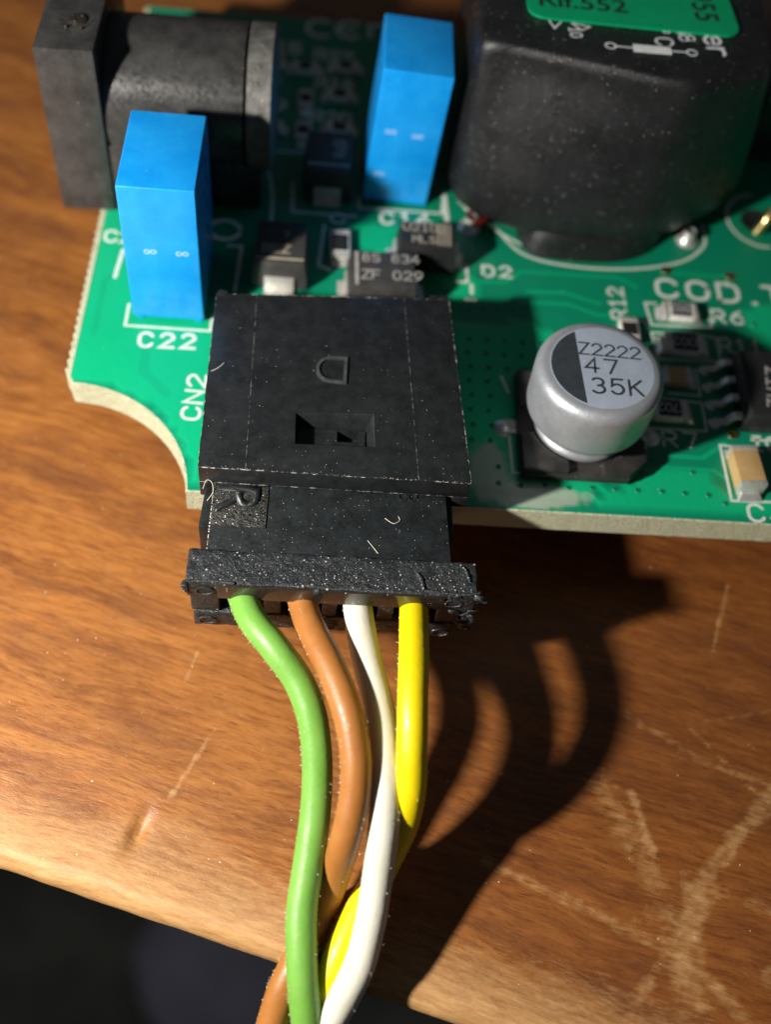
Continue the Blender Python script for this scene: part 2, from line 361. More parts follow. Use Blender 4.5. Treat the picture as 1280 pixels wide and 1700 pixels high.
ZT = -6.0
EO = Vector((-12.41, -17.30+.15)); EU = Vector((math.cos(EDGE_A), math.sin(EDGE_A))); EV = Vector((-EU.y, EU.x))
def segd(p, a, b_):
    a = Vector(a); b_ = Vector(b_); t = max(0, min(1, (p-a).dot(b_-a)/(b_-a).length_squared)); return (p-a-(b_-a)*t).length
def _w(p): return (0.817+(p[0]-0.817)*1.0291, -31.53+(p[1]+31.53)*1.0291)
SCR = [  # pale scratches, positions on the table, half width, strength
 ((25.2, -11.8), (19.8, -17.6), .42, .75), ((19.8, -17.6), (18.6, -21.2), .75, .85), ((15.5, -12.5), (17.8, -17.4), .75, .55),
 ((9.8, -16.6), (17.8, -20.2), .30, .6), ((18.0, -20.5), (15.6, -23.5), .35, .6), ((19.2, -20.8), (22.5, -25.0), .4, .65),
 ((24.0, -1.0), (22.4, -5.2), .13, .8), ((16.8, -8.7), (21.5, -11.6), .35, .4), ((20.5, -9.5), (24.5, -14.0), .12, .6), ((17.0, -19.0), (21.0, -17.5), .5, .5), ((19.0, -18.6), (18.8, -22.5), 1.0, .55), ((21.4, -9.2), (26.5, -8.2), .14, .45), ((17.2, -13.2), (17.9, -16.0), .25, .8), ((24.2, -16.5), (26.5, -17.6), .22, .5), ((21.5, -11.6), (26.5, -12.8), .45, .45), ((23.8, -14.0), (25.8, -12.2), .3, .5),
 ((-4.4, -6.6), (-5.2, -9.8), .10, .7), ((-3.2, -10.8), (-5.0, -14.3), .13, .8), ((22.2, -18.0), (24.5, -19.3), .45, .5),
 ((23.0, -21.5), (26.2, -22.5), .9, .6), ((26.0, -20.5), (30, -21), .7, .5), ((15.0, -7.0), (16.5, -8.6), .5, .2)]
SCR = [(_w(a), _w(c_), hw, s_) for a, c_, hw, s_ in SCR]
def wear_at(p, v_):
    w = max(0, .66-max(0, v_-.8)*.16) if v_ < 5 else 0
    if v_ < .35: w = max(w, .75)
    w += .35*max(0, noise.noise(Vector((p.x*.18, p.y*.3, 3)))-.12)*(1 if v_ < 8 else .4)
    for a, c_, hw, s in SCR:
        d = segd(p, a, c_)
        d += hw*.45*noise.noise(Vector((p.x*1.1, p.y*1.1, 9)))+hw*.25*noise.noise(Vector((p.x*1.2, p.y*5, 2)))
        if d < hw*1.7:
            f = 1-max(0, d)/(hw*1.7); w = max(w, .66*s*min(1, f*1.3)*(.95+.6*noise.noise(Vector((p.x*2.2, p.y*2.2, 5)))))
    return max(0, min(1, w))
def tone_at(p):
    # the wood colour gets darker brown towards the right
    return max(0, min(1, (p.x-1+4*noise.noise(Vector((p.x*.08, p.y*.1, 1))))/13))
us = [-150, -110, -80, -60, -45, -35, -28, -24]+[-20+.2*i for i in range(int(66/.2))]+[46, 50, 56, 65, 80, 105, 140, 180]
vs = [.1*i for i in range(12)]+[1.2+.17*i for i in range(150)]+[26.8+.35*i for i in range(100)]+[62+4*i for i in range(12)]+[115, 135, 170, 220]
prof = []   # (v, z) : underside, rounded nose, then the top
RN = .85
prof += [(24.0, ZT-17), (12, ZT-16.5), (7.5, ZT-13), (4.0, ZT-8), (2.2, ZT-5), (1.0, ZT-3), (.35, ZT-2), (.08, ZT-1.4)]
for i in range(0, 9):
    a = R(90*i/8); prof.append((RN-RN*math.cos(a), ZT-RN*1.1+RN*1.1*math.sin(a)))
prof += [(v_, ZT) for v_ in vs if v_ > RN+.04]
b = bmesh.new(); grid = []; wl = b.verts.layers.float.new('wear'); sl = b.verts.layers.float.new('darktone')
dent = Vector(_w((-6.2, -15.9)))
for (v_, z) in prof:
    row = []
    for u in us:
        p = EO+EU*u+EV*v_; zz = z
        if z > ZT-6:
            j = .06*noise.noise(Vector((u*.5, v_*.5, z)))+.015*noise.noise(Vector((u*3, v_*3, z)))
            p = p+EV*j*(1 if v_ < 1.2 else 0)
        if z == ZT:
            zz = z+.03*noise.noise(Vector((p.x*.25, p.y*.25, 0)))
            q = p-dent; qq = Vector((q.dot(Vector((.35, .94)).normalized())/1.05, q.dot(Vector((.94, -.35)).normalized())/.42))
            zz -= .38*math.exp(-(qq.length**2)*1.6)
            for a_, c_, hw, s in SCR[:10]:
                d = segd(p, a_, c_)
                if d < hw*1.5: zz -= .025*(1-d/(hw*1.5))
        vv = b.verts.new((p.x, p.y, zz)); vv[wl] = wear_at(p, v_ if z > ZT-2 else 0); vv[sl] = tone_at(p); row.append(vv)
    grid.append(row)
for r1, r2 in zip(grid, grid[1:]):
    for i in range(len(us)-1): b.faces.new((r1[i], r1[i+1], r2[i+1], r2[i]))
# object origin/rotation so that the grain runs along the edge
for vv in b.verts:
    q = Vector(vv.co[:2])-EO; vv.co = Vector((q.dot(EU), q.dot(EV), vv.co.z-ZT))
tb = obj('table_top', b, 'wood', smooth=60, loc=(EO.x, EO.y, ZT), rotz=EDGE_A)
tag(tb, 'worn varnished wooden table top with a rounded front edge under the green circuit board', 'table')

# ------------------------------------------------------------------ circuit board
pcb = empty('circuit_board', (0, 0, 0))
tag(pcb, 'green printed circuit board with black, blue and silver components lying on the wooden table', 'circuit board')
def board_outline(inset=0.0, rough=True):
    P = []; i = inset
    P += [(60-i, i), (60-i, 41.7-i), (-12.45+i, 40.6-i)]
    y = 40.3
    while y > 7.2:                       # scored left edge, a row of little teeth
        P.append((-12.50+i-(.20 if rough else -.06), y)); P.append((-12.50+i+(.0 if rough else .06), y-.30)); y -= .62
    P += [(-12.45+i, 7.0), (-12.25+i, 6.55+i)]
    cx, cy, r = -12.35, -.35, 6.85
    for k in range(0, 19):
        a = 88-88*k/18
        rr = r+i*1.0
        P.append((cx+rr*math.cos(R(a)), cy+rr*math.sin(R(a))+ (0.0))) if cy+rr*math.sin(R(a)) > i+.3 else None
    P += [(-5.5+i, i)]
    if rough:
        x = -5.0
        while x < 34: P.append((x, i+.03*noise.noise(Vector((x*1.7, 0, 0))))); x += .35
    return P
b = prism(board_outline(), -1.6, -.035)
obj('laminate', b, 'fr4', pcb, smooth=25)
# lacquer sheet with the copper pours as an attribute
def inside(p, poly):
    c = False; n = len(poly)
    for i in range(n):
        x1, y1 = poly[i]; x2, y2 = poly[i-1]
        if (y1 > p[1]) != (y2 > p[1]) and p[0] < (x2-x1)*(p[1]-y1)/(y2-y1)+x1: c = not c
    return c
POUR = [[(-12.3, 6.6), (-10, 6.6), (-7.4, 5.2), (-5.6, 2.4), (-5.4, .3), (-4.6, .3), (-4.6, 13.5), (-9.0, 13.5), (-10.3, 15), (-10.6, 22), (-12.3, 24)],
        [(8.5, 12.6), (13.2, 13.1), (14.3, 12.5), (14.4, 10.2), (18.2, 9.5), (18.5, 3.6), (15, .9), (8.6, .9)],
        [(2, 20.2), (9, 20.6), (9.2, 17), (10.5, 15.5), (8.5, 14.0), (7.9, 16), (2, 19.0)],
        [(15.5, .8), (60, .8), (60, 3.2), (26, 3.2), (25.5, 1.5), (22.8, 1.5), (22, 3.4), (19, 3.4)],
        [(25.6, 12.8), (60, 12.6), (60, 17), (28.5, 16.2), (26, 15.6)]]
b = bmesh.new(); bt = prism(board_outline(.10, False), -.03, 0.0); merge(b, bt)
# refine the top with a grid cut so the attribute has somewhere to live
for ax, lo, hi, st in ((0, -12.2, 34, .55), (1, .3, 41, .55)):
    t = lo
    while t < hi:
        co = Vector((t, 0, 0)) if ax == 0 else Vector((0, t, 0)); no = Vector((1, 0, 0)) if ax == 0 else Vector((0, 1, 0))
        bmesh.ops.bisect_plane(b, geom=[f for f in b.faces if f.calc_center_median().z > -.001]+[e for e in b.edges if e.verts[0].co.z > -.001 and e.verts[1].co.z > -.001]+[v for v in b.verts if v.co.z > -.001], plane_co=co, plane_no=no)
        t += st
pl = b.verts.layers.float.new('pour')
for vv in b.verts: vv[pl] = 1.0 if any(inside((vv.co.x, vv.co.y), q) for q in POUR) else 0.0
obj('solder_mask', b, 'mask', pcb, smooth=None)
ZS = .006
# silkscreen: outlines and lettering
outline('silkscreen_outline', [[(-9.98, 12.4), (-9.98, 10.80), (-5.3, 10.80), (-5.3, 12.0)], [(2.74, 22.6), (2.74, 21.68), (7.6, 21.72), (7.9, 21.72), (7.95, 22.6)]], ZS, .16, pcb)
outline('silkscreen_outline', [[(8.02, 23.7), (8.25, 20.4)]], ZS, .32, pcb)
outline('silkscreen_outline', [catmull([(9.0, 22.9, 0), (11.1, 20.9, 0), (12.8, 18.7, 0), (15.8, 17.95, 0), (19.5, 18.1, 0), (22.6, 19.0, 0), (24.2, 20.4, 0), (24.5, 21.5, 0), (24.5, 22.5, 0)], 6),
                               catmull([(9.3, 22.4, 0), (10.3, 21.4, 0), (11.5, 20.35, 0), (12.9, 19.4, 0)], 5), arc(28.4, 23.3, 2.15, 2.4, 95, 275, 18)], ZS, .18, pcb)
outline('silkscreen_outline', [[(11.0, 8.9), (11.35, 7.8)], [(11.25, 4.9), (11.3, 2.35), (17.4, 2.62), (17.55, 2.9)], [(18.5, 4.1), (18.7, 4.6)]], ZS, .15, pcb)
outline('silkscreen_outline', [[(20.6, 15.35), (19.95, 15.35), (20.15, 13.6), (23.8, 13.75), (23.75, 14.5)]], ZS, .15, pcb)
outline('silkscreen_outline', [[(21.0, 13.0), (20.05, 13.0), (20.2, 11.0), (23.9, 11.1), (23.9, 12.9), (23.2, 13.0)]], ZS, .13, pcb)
outline('silkscreen_outline', [[(21.4, 10.35), (22.3, 10.3), (22.3, 8.45), (20.5, 8.5)], [(20.5, 7.95), (22.3, 7.95), (22.3, 5.95), (19.0, 5.9), (19.0, 7.4)]], ZS, .13, pcb)
outline('silkscreen_outline', [[(18.4, 13.9), (19.8, 13.9), (19.9, 13.2)]], ZS, .15, pcb)
outline('silkscreen_outline', [[(24.7, 4.9), (22.9, 5.05), (22.95, 1.4), (26.6, 1.5)], [(24.75, 5.55), (30, 5.6)]], ZS, .15, pcb)
outline('silkscreen_outline', [[(2.4, 17.6), (4.3, 17.6)], [(2.4, 17.0), (2.4, 17.6)], [(8.7, 16.0), (9.3, 16.0), (9.3, 17.4)], arc(1.5, 20.6, .42, .42, 0, 360, 14)], ZS, .2, pcb)
outline('silkscreen_outline', [[(-1.4, 23.5), (-1.3, 20.9), (2.6, 20.9)], [(-3.0, 24.8), (-2.55, 22.0), (-2.5, 18.7)], [(-2.6, 26.3), (2.2, 26.7)], [(-4.9, 17.6), (-4.1, 17.6), (-4.2, 14.0)], [(.7, 19.9), (.5, 16.5), (1.2, 16.2)]], ZS, .2, pcb)
outline('silkscreen_outline', [arc(-5.2, 18.9, .92, .80, 0, 360, 20)], ZS, .28, pcb)
outline('silkscreen_outline', [[(9.55, 15.8), (9.55, 15.1)], [(9.75, 14.6), (9.2, 14.6)]], ZS, .22, pcb)
text('silkscreen_text', 'C22', -9.05, 9.35, ZS, 1.0, 2, .21, parent=pcb, xs=1.05, sp=6.6)
text('silkscreen_text', 'CN2', -5.28, 4.55, ZS, .95, 88, .17, parent=pcb, xs=1.25)
text('silkscreen_text', 'C14', 4.15, 20.45, ZS, 1.0, 2, .22, parent=pcb, xs=1.1, sp=6.2)
text('silkscreen_text', 'D2', 10.3, 16.6, ZS, .85, 2, .19, parent=pcb, xs=1.15, sp=6.4)
for ch_, x_ in (('C', 20.85), ('O', 22.75), ('D', 24.65), ('.', 26.55), ('T', 27.45)): text('silkscreen_letter', ch_, x_, 15.95, ZS, 1.45, 0, .27, parent=pcb, xs=1.25, sp=6.3)
text('silkscreen_text', 'R12', 18.75, 13.95, ZS, .9, 92, .16, parent=pcb, xs=1.1)
text('silkscreen_text', 'R6', 23.95, 14.15, ZS, 1.0, 0, .18, parent=pcb, xs=1.1, sp=6.2)
text('silkscreen_text', 'R11', 24.05, 11.9, ZS, 1.0, 0, .16, parent=pcb, xs=1.0)
text('silkscreen_text', 'R7', 19.75, 4.75, ZS, 1.0, 0, .15, parent=pcb, xs=1.1, sp=6.4)
text('silkscreen_text', 'IC', 24.7, 4.98-.15, ZS, .95, 0, .17, parent=pcb, xs=1.1)
text('silkscreen_text', 'C4', 23.75, .18, ZS, 1.05, 0, .19, parent=pcb, xs=1.15, sp=6.3)
b = bmesh.new()
ribbon(b, arc(-.35, 39.7, .95, .95, 60, 300, 12), .35, ZS); ribbon(b, arc(1.75, 39.8, .95, .95, 60, 300, 12), .35, ZS); ribbon(b, [(1.0, 39.8), (2.0, 39.8)], .3, ZS)
ribbon(b, [(3.1, 39.2), (3.1, 40.6), (3.9, 40.6)], .3, ZS)
obj('silkscreen_mark', b, 'silk', pcb, smooth=None)
text('silkscreen_text', 'T15', -4.4, 36.6, ZS, 1.1, 0, .28, parent=pcb)
text('silkscreen_text', 'R22', -.6, 36.2, ZS, 1.0, 0, .26, parent=pcb)
text('silkscreen_text', 'R18', -.4, 33.2, ZS, 1.0, 0, .26, parent=pcb)
text('silkscreen_text', 'C9', -3.9, 30.4, ZS, 1.0, 0, .26, parent=pcb)
text('silkscreen_text', 'R20', -.5, 29.6, ZS, 1.0, 0, .24, parent=pcb)
# copper tracks showing through the lacquer
for pts, w in (([(20.2, 4.1), (21.8, 4.1), (23.2, 5.2)], .28), ([(12.9, 15.6), (15.2, 15.7), (17.2, 15.0)], .26), ([(12.4, 14.7), (15.3, 14.8), (16.9, 14.1), (17.6, 14.1)], .26),
               ([(26.2, 2.6), (27.4, 2.6), (28.6, 3.6), (30, 3.6)], .3), ([(21.3, 18.0), (24.8, 18.0), (25.4, 18.1)], .24), ([(9.7, 16.1), (11.6, 16.2), (12.6, 17.2), (18.5, 17.3), (19.6, 16.6)], .24),
               ([(-8.6, 10.2), (-8.6, 7.6), (-7.2, 6.2)], .5), ([(-11.6, 10), (-11.6, 14), (-11.2, 14.6)], .35), ([(4.8, 19.4), (6.8, 19.5), (7.6, 18.9)], .4), ([(19.0, 3.3), (22.3, 3.3), (22.9, 2.8)], .24),
               ([(25.2, 12.5), (25.9, 12.9)], .24), ([(15.8, 12.6), (17.2, 12.9), (17.8, 12.4)], .24)):
    b = bmesh.new(); ribbon(b, pts, w, 0.0); e = [v for v in b.verts]
    for v in e: v.co.z = .0035
    obj('copper_track', b, 'maskcu', pcb, smooth=None)
text('silkscreen_text', 'C2', -12.05, 17.2, ZS, .9, 2, .20, parent=pcb, xs=1.1)
outline('silkscreen_outline', [[(-10.9, 16.6), (-11.05, 14.4)]], ZS, .22, pcb)
# vias
def via_mesh():
    b = lathe([(.17, .0), (.15, .03), (.075, .032), (.07, .006), (.001, .006)], 14, caps=False)
    return b
first = None
spots = [(10.58, 2.69), (10.53, 1.65), (11.7, 1.58), (12.98, 1.71), (14.25, 1.62), (15.51, 1.7), (16.74, 1.72), (17.93, 1.71), (19.25, 1.73), (20.48, 1.7), (21.75, 1.68), (22.6, 1.2)]
spots += [(9.2+1.02*i+.12*(j % 2), 4.4+1.02*j) for i in range(5) for j in range(8) if not (9.2+1.02*i > 11.0 and 4.4+1.02*j < 8.6)]
spots += [(9.4+.85*i, 13.9+.05*i) for i in range(5)] + [(26.4, 14.2), (26.0, 12.9), (21.1, 3.1)]
for (x, y) in spots:
    if first is None:
        first = obj('via', via_mesh(), 'mask', pcb, loc=(x, y, 0)); h0 = obj('via_hole', lathe([(.078, .012), (.001, .013)], 12, caps=False), 'hole', first)
    else:
        o = first.copy(); C.objects.link(o); o.parent = pcb; o.location = (x, y, 0)
        d = h0.copy(); C.objects.link(d); d.parent = o
for (x, y) in ((23.78, 5.85), (25.6, 18.1), (21.63, 18.2)):
    o = obj('test_point', lathe([(.34, 0), (.33, .04), (.2, .05), (.12, .02), (.001, .02)], 20, caps=False), 'brass', pcb, loc=(x, y, 0))
o = obj('mounting_hole', lathe([(1.1, .012), (.95, .03), (.9, -.0), (.001, .008)], 32, caps=False), 'hole', pcb, loc=(28.2, 23.2, 0))
obj('wire_end', tube(catmull([(28.0, 22.2, 0), (28.3, 22.3, .9), (28.6, 22.7, 1.4)], 5), .38, 14), 'brass', o).location = (-28.2, -23.2, 0)

# ------------------------------------------------------------------ film capacitors
def film_cap(x, y, w, d, h, label, lean=0, marks=()):
    body = obj('film_capacitor', box(0, 0, .25, w, d, h, .14, seg=3), 'blue', pcb, loc=(x, y, 0), label=label)
    body.rotation_euler.y = R(lean)
    for fx in (0.0, w-.7):
        obj('foot', box(fx+.15, .15, 0, fx+.55, d-.15, .26, .04), 'blue', body)
    for ly in (.9, d-.9):
        obj('lead', tube([Vector((w/2, ly, .3)), Vector((w/2, ly, -5.98))], .3, 12), 'tin', body)
    for (mx, mz, s) in marks:                                # faint printed characters on the front face
        b = bmesh.new(); ribbon(b, arc(-.17, 0, .12, .13, 0, 330, 11), .09, 0, closed=True); ribbon(b, arc(.17, .02, .14, .12, 20, 350, 11), .09, 0, closed=True)
        for v in b.verts: v.co = Vector((v.co.x+mx, -.006-v.co.z, v.co.y+mz))
        o = obj('print_mark', b, 'bluemark', body, smooth=None)
    return body
M['bluemark'] = mat('pale blue print', (.26, .46, .82), .5, nscale=2)
film_cap(-9.57, 11.3, 3.91, 5.86, 9.39, 'blue box capacitor in front of the black power jack', 0, ((1.35, 5.2, '0'), (3.0, 5.2, '0')))
film_cap(2.88, 22.25, 4.0, 5.25, 9.44, 'blue box capacitor leaning beside the big black moulded case', 3.6, ((1.0, 5.4, '0'), (2.6, 5.3, '0'), (.75, 2.3, '0')))

# ------------------------------------------------------------------ power jack
jk = empty('power_jack', (0, 0, 0), pcb); jk['label'] = 'black power jack with a round barrel overhanging the board edge'
jb = prism([(-14.85, 19.75), (-11.75, 19.8), (-11.75, 29.3), (-14.85, 29.3)], 0, 10.7, .12, bm=None)
obj('front_flange', jb, 'socket', jk)
b = bmesh.new(); JC = (23.9, 5.75); JR = 3.85
def xcyl(prof, n=72):
    bb = lathe(prof, n)
    for v in bb.verts:
        rr = math.hypot(v.co.x, v.co.y); q = (abs(v.co.x)**2.15+abs(v.co.y)**2.15)**(1/2.15) if rr > 0 else 1; k = rr/q if rr > 0 else 1
        v.co = Vector((v.co.z, JC[0]+v.co.x*k, JC[1]+v.co.y*k))
    return bb
obj('barrel', xcyl([(JR*.6, -11.7), (JR, -11.7), (JR, -4.15), (JR-.18, -4.08), (JR*.4, -4.05)]), 'socket', jk)
obj('barrel_ring', xcyl([(JR*.5, -3.98), (JR+.02, -3.96), (JR+.1, -3.9), (JR+.1, -2.62), (JR-.1, -2.5), (JR*.3, -2.5)]), 'ringplastic' if 'ringplastic' in M else 'socket', jk)
obj('base_block', box(-11.74, 20.0, 0, -6.6, 28.9, 4.6, .12), 'socket', jk)
obj('base_block', box(-6.58, 20.9, 0, -3.2, 28.2, 3.2, .12), 'socket', jk)
b = bmesh.new()
ribbon(b, [(-13.9, 22.3), (-13.2, 21.2)], .16, 10.72); ribbon(b, [(-12.1, 22.7), (-12.4, 22.0)], .16, 10.72)
obj('mould_mark', b, 'socket', jk, smooth=None)
b = bmesh.new(); lathe([(.5, 10.69), (.46, 10.80), (.3, 10.84), (.001, 10.78)], 20, c=(-12.9, 22.4), caps=False, bm=b)
obj('mould_plug', b, 'glossblack', jk)
for (x, y, r_) in ((-13.0, 22.1, .12), (-12.65, 22.6, .10), (-13.4, 21.6, .10), (-13.2, 22.7, .08), (-12.6, 21.6, .09)):
    k = bmesh.new(); bmesh.ops.create_icosphere(k, subdivisions=2, radius=r_)
    for v in k.verts: v.co = v.co*(1+.3*noise.noise(v.co*12+Vector((x, y, 0))))+Vector((x, y, 10.78))
    obj('mould_bead', k, 'glossblack', jk)
for (x, y) in ((-9, 24.4), (-5, 24.4)): obj('lead', box(x-.4, y-.4, -5.98, x+.4, y+.4, 0.5, .05), 'tin', jk)

# ------------------------------------------------------------------ big moulded case with sticker
ch = empty('moulded_transformer', (0, 0, 0), pcb); ch['label'] = 'large black moulded case with a green sticker on top'
LOW = [(8.25,31.5),(8.1,27),(8.1,24.2),(8.2,22.4),(8.7,21.3),(10.1,20.2),(12.6,19.15),(15.6,18.75),(18.2,18.9),(20.3,19.4),(22.9,20.8),(25.3,22.8),(26.6,24.6),(28.0,30),(27.5,34.5),(24,38),(18,39),(11,38),(8.6,35)]
UP = [(8.4,31),(8.4,27),(8.4,24.2),(8.45,22.75),(9.0,22.15),(10.4,21.95),(13.2,21.35),(16.4,20.65),(18.8,20.15),(20.2,20.15),(22.2,21.0),(24.1,21.9),(24.9,22.9),(25.3,29),(25,33.5),(22.5,36),(18,36.8),(11.5,36),(8.8,34)]
def smooth_loop(p, n=6):
    P = [Vector((*q, 0)) for q in p]; N = len(P); out = []
    for i in range(N):
        p0, p1, p2, p3 = P[i-1], P[i], P[(i+1) % N], P[(i+2) % N]
        for k in range(n):
            t = k/n; out.append(.5*((2*p1)+(-p0+p2)*t+(2*p0-5*p1+4*p2-p3)*t*t+(-p0+3*p1-3*p2+p3)*t**3))
    return out
lo, up = smooth_loop(LOW), smooth_loop(UP); cen = Vector((17, 28.5, 0))
b = bmesh.new(); rings = []
HT = 11.6
lev = [(0.9, 0, .93), (1.15, 0, .975), (1.6, .02, 1.0)]+[(1.6+(HT-.9-1.6)*t, t**1.3, 1.0) for t in (.15, .3, .45, .6, .75, .9, 1.0)]
lev += [(HT-.9+.9*math.sin(R(a)), 1.0, 1-(.5/9)*(1-math.cos(R(a)))) for a in (15, 30, 45, 60, 75, 90)]+[(HT, 1.0, .7), (HT, 1, .35)]
for z, t, s in lev:
    ring = []
    for a, c_ in zip(lo, up):
        p = a.lerp(c_, t); p = cen+(p-cen)*s
        ring.append(b.verts.new((p.x, p.y, z+ .04*noise.noise(Vector((p.x*.3, p.y*.3, z*.3))))))
    rings.append(ring)
n = len(lo)
for a, d in zip(rings, rings[1:]):
    for i in range(n): b.faces.new((a[i], a[(i+1) % n], d[(i+1) % n], d[i]))
b.faces.new(rings[0][::-1]); b.faces.new(rings[-1])
obj('case', b, 'choke', ch, smooth=50)
ft = smooth_loop([(12.9, 19.0), (15.4, 18.35), (19.1, 18.7), (21.4, 20.4), (21, 22.5), (13.2, 22.5)], 5)
ft2 = smooth_loop([(13.2, 19.4), (15.5, 18.7), (19.0, 19.1), (21.1, 20.7), (20.7, 22.5), (13.5, 22.5)], 5)
obj('foot', prism([(p.x, p.y) for p in ft], .0, 1.6, .1, top=[(p.x, p.y) for p in ft2]), 'choke', ch, smooth=50)
for (x, y) in ((9.62, 20.75), (23.3, 21.0)):
    p = obj('pin', tube([Vector((x, y, -5.98)), Vector((x, y, 1.9))], .33, 14), 'brass', ch)
    obj('solder_fillet', lathe([(.75, 0), (.6, .12), (.42, .4), (.34, .8)], 20, c=(x, y), caps=False), 'solder', p)
obj('sleeve', lathe([(.60, .35), (.64, .45), (.64, .7), (.35, .75)], 20, c=(9.9, 20.95), caps=False), 'red', ch)
ZC = HT+.03
def sheet(pts, z0, z1, n=5):
    return prism(pts, z0, z1)
def rrect(c, r, n=5):       # polygon with rounded corners
    out = []; N = len(c)
    for i in range(N):
        p = Vector(c[i]); a = (Vector(c[i-1])-p).normalized(); d = (Vector(c[(i+1) % N])-p).normalized()
        for k in range(n+1):
            t = k/n; out.append(tuple(p+a*r*(1-t)**2+d*r*t**2))
    return out
st = obj('sticker', sheet(rrect([(11.15, 33), (11.2, 24.65), (23.15, 24.42), (22.7, 33)], 1.1), ZC+.02, ZC+.12), 'sticker', ch, smooth=None, label='green paper sticker with black print')
def font_text(name, s, x, y, z, size, rot, m, parent, bold=0.0, sx=1.0):
    cu = bpy.data.curves.new('tmp', 'FONT'); cu.body = s; cu.size = size; cu.offset = bold; cu.resolution_u = 4
    to = bpy.data.objects.new('tmp', cu); C.objects.link(to)
    bpy.context.view_layer.update()
    me = bpy.data.meshes.new_from_object(to.evaluated_get(bpy.context.evaluated_depsgraph_get()))
    bpy.data.objects.remove(to); bpy.data.curves.remove(cu)
    for v in me.vertices: v.co.x *= sx
    me.materials.clear(); me.materials.append(M[m]); me.name = name
    o = bpy.data.objects.new(name, me); C.objects.link(o); o.parent = parent; o.location = (x, y, z); o.rotation_euler.z = R(rot); return o
font_text('sticker_print', 'Rif.552', 11.75, 25.75, ZC+.135, 1.75, 0, 'stickink', st, .02, 1.05)
font_text('sticker_print', '955', 20.65, 28.4, ZC+.135, 1.9, -88, 'stickink', st, .02)
font_text('sticker_print', '40°C 5A', 15.6, 28.0, ZC+.135, 1.6, 0, 'stickink', st, .02)
ZP = HT+.05
for s, x, y, h, r, w in (('10', 13.4, 24.1, .62, -85, .10), ('0', 18.05, 25.7, 1.0, -85, .15), ('oC', 18.1, 24.6, .95, -85, .13), ('M8', 19.5, 25.0, .85, -85, .13), ('her', 20.85, 25.55, 1.35, -85, .19)):
    text('case_print', s, x, y, ZP, h, r, w, 'white', ch, xs=1.0, sp=5.0)
for l, w in (([(12.35, 24.55), (12.6, 23.9), (13.0, 24.5)], .1), ([(13.7, 24.5), (14.6, 24.3), (14.1, 23.9), (13.6, 24.5)], .09),
             (arc(15.6, 22.75, .28, .25, 0, 360, 14), .11), (arc(20.1, 22.75, .28, .25, 0, 360, 14), .11), ([(15.88, 22.75), (16.86, 22.73)], .11), ([(18.94, 22.73), (19.82, 22.75)], .11)):
    b = bmesh.new(); ribbon(b, l, w, ZP); obj('fuse_symbol', b, 'white', ch, smooth=None)
obj('fuse_symbol', prism(rect(16.85, 22.42, 18.95, 23.06), ZP-.01, ZP+.01), 'white', ch, smooth=None)

def font_solid(name, s, x, y, z, size, rot, m, parent, ext, off=Vector((0, 0, 0))):
    o = font_text(name, s, x, y, z, size, rot, m, parent, .035)
    me = o.data; b = bmesh.new(); b.from_mesh(me)
    r_ = bmesh.ops.extrude_face_region(b, geom=list(b.faces))
    for v in r_['geom']:
        if isinstance(v, bmesh.types.BMVert): v.co.z += ext
    bmesh.ops.recalc_face_normals(b, faces=b.faces); b.to_mesh(me); b.free(); o.location += off; return o
gb = obj('grey_component', box(28.4, 29.5, 0, 36, 37, 9.0, .2), 'grey', pcb, label='pale grey block behind the big black case')
obj('shade_panel', box(28.2, 29.2, 0, 36.2, 29.45, 8.2, .1), 'socket', gb)  # added black sheet standing in for the shade on the block's front

# ------------------------------------------------------------------ electrolytic capacitor
EX, EY = 15.0, 5.3
ec = empty('electrolytic_capacitor', (EX, EY, 0), pcb); ec['label'] = 'silver round can capacitor marked 47 35K on a black base'
bp = [(-3.35, -3.35), (2.35, -3.35), (3.35, -2.35), (3.35, 2.35), (2.35, 3.35), (-3.35, 3.35)]
base = obj('base', prism(bp, .12, .62, .06), 'baseplastic', ec)
def ring_corner(a0, a1, ro, ri=2.75):
    return arc(0, 0, ri, ri, a1, a0, 8)
for pts in ([(-3.3, -3.3), (-.9, -3.3)]+arc(0, 0, 2.78, 2.78, 251, 199, 8)+[(-3.3, -.9)], [(3.3, -2.33), (3.3, -1.0)]+arc(0, 0, 2.78, 2.78, 341, 289, 8)+[(.95, -3.3), (2.33, -3.3)],
            [(-3.3, 3.3), (-3.3, .9)]+arc(0, 0, 2.78, 2.78, 161, 109, 8)+[(-.9, 3.3)], [(2.33, 3.3), (.9, 3.3)]+arc(0, 0, 2.78, 2.78, 71, 19, 8)+[(3.3, .9), (3.3, 2.33)]):
    obj('base_corner', prism(pts, .62, 1.0, .05), 'baseplastic', base)
for s in (-1, 1):
    x0, x1 = (-4.15, -2.5) if s < 0 else (2.5, 4.15)
    obj('terminal', box(x0, -.45, .03, x1, .45, .20, .04), 'tin', ec)
    obj('solder_fillet', lathe([(.62, 0), (.5, .1), (.2, .3), (.001, .32)], 18, c=(s*4.0, 0), caps=False), 'solder', ec)
prof_ = [(2.1, .64), (2.42, .66), (2.54, .74), (2.58, .95), (2.52, 1.12), (2.36, 1.26), (2.33, 1.42), (2.42, 1.58), (2.75, 1.80), (3.02, 2.02), (3.20, 2.3), (3.27, 2.6), (3.30, 4.75)]
prof_ += [(2.72+.58*math.cos(R(a)), 4.82+.58*math.sin(R(a))) for a in (0, 15, 30, 45, 60, 75)]
can = obj('can', lathe(prof_+[(2.66, 5.40)], 96, caps=False), 'alu', ec, smooth=50)
obj('can_top', lathe([(2.66, 5.40), (2.6, 5.405), (1.2, 5.41), (.001, 5.41)], 96, caps=False), 'alutop', ec, smooth=50)
TR = 10
b = bmesh.new()
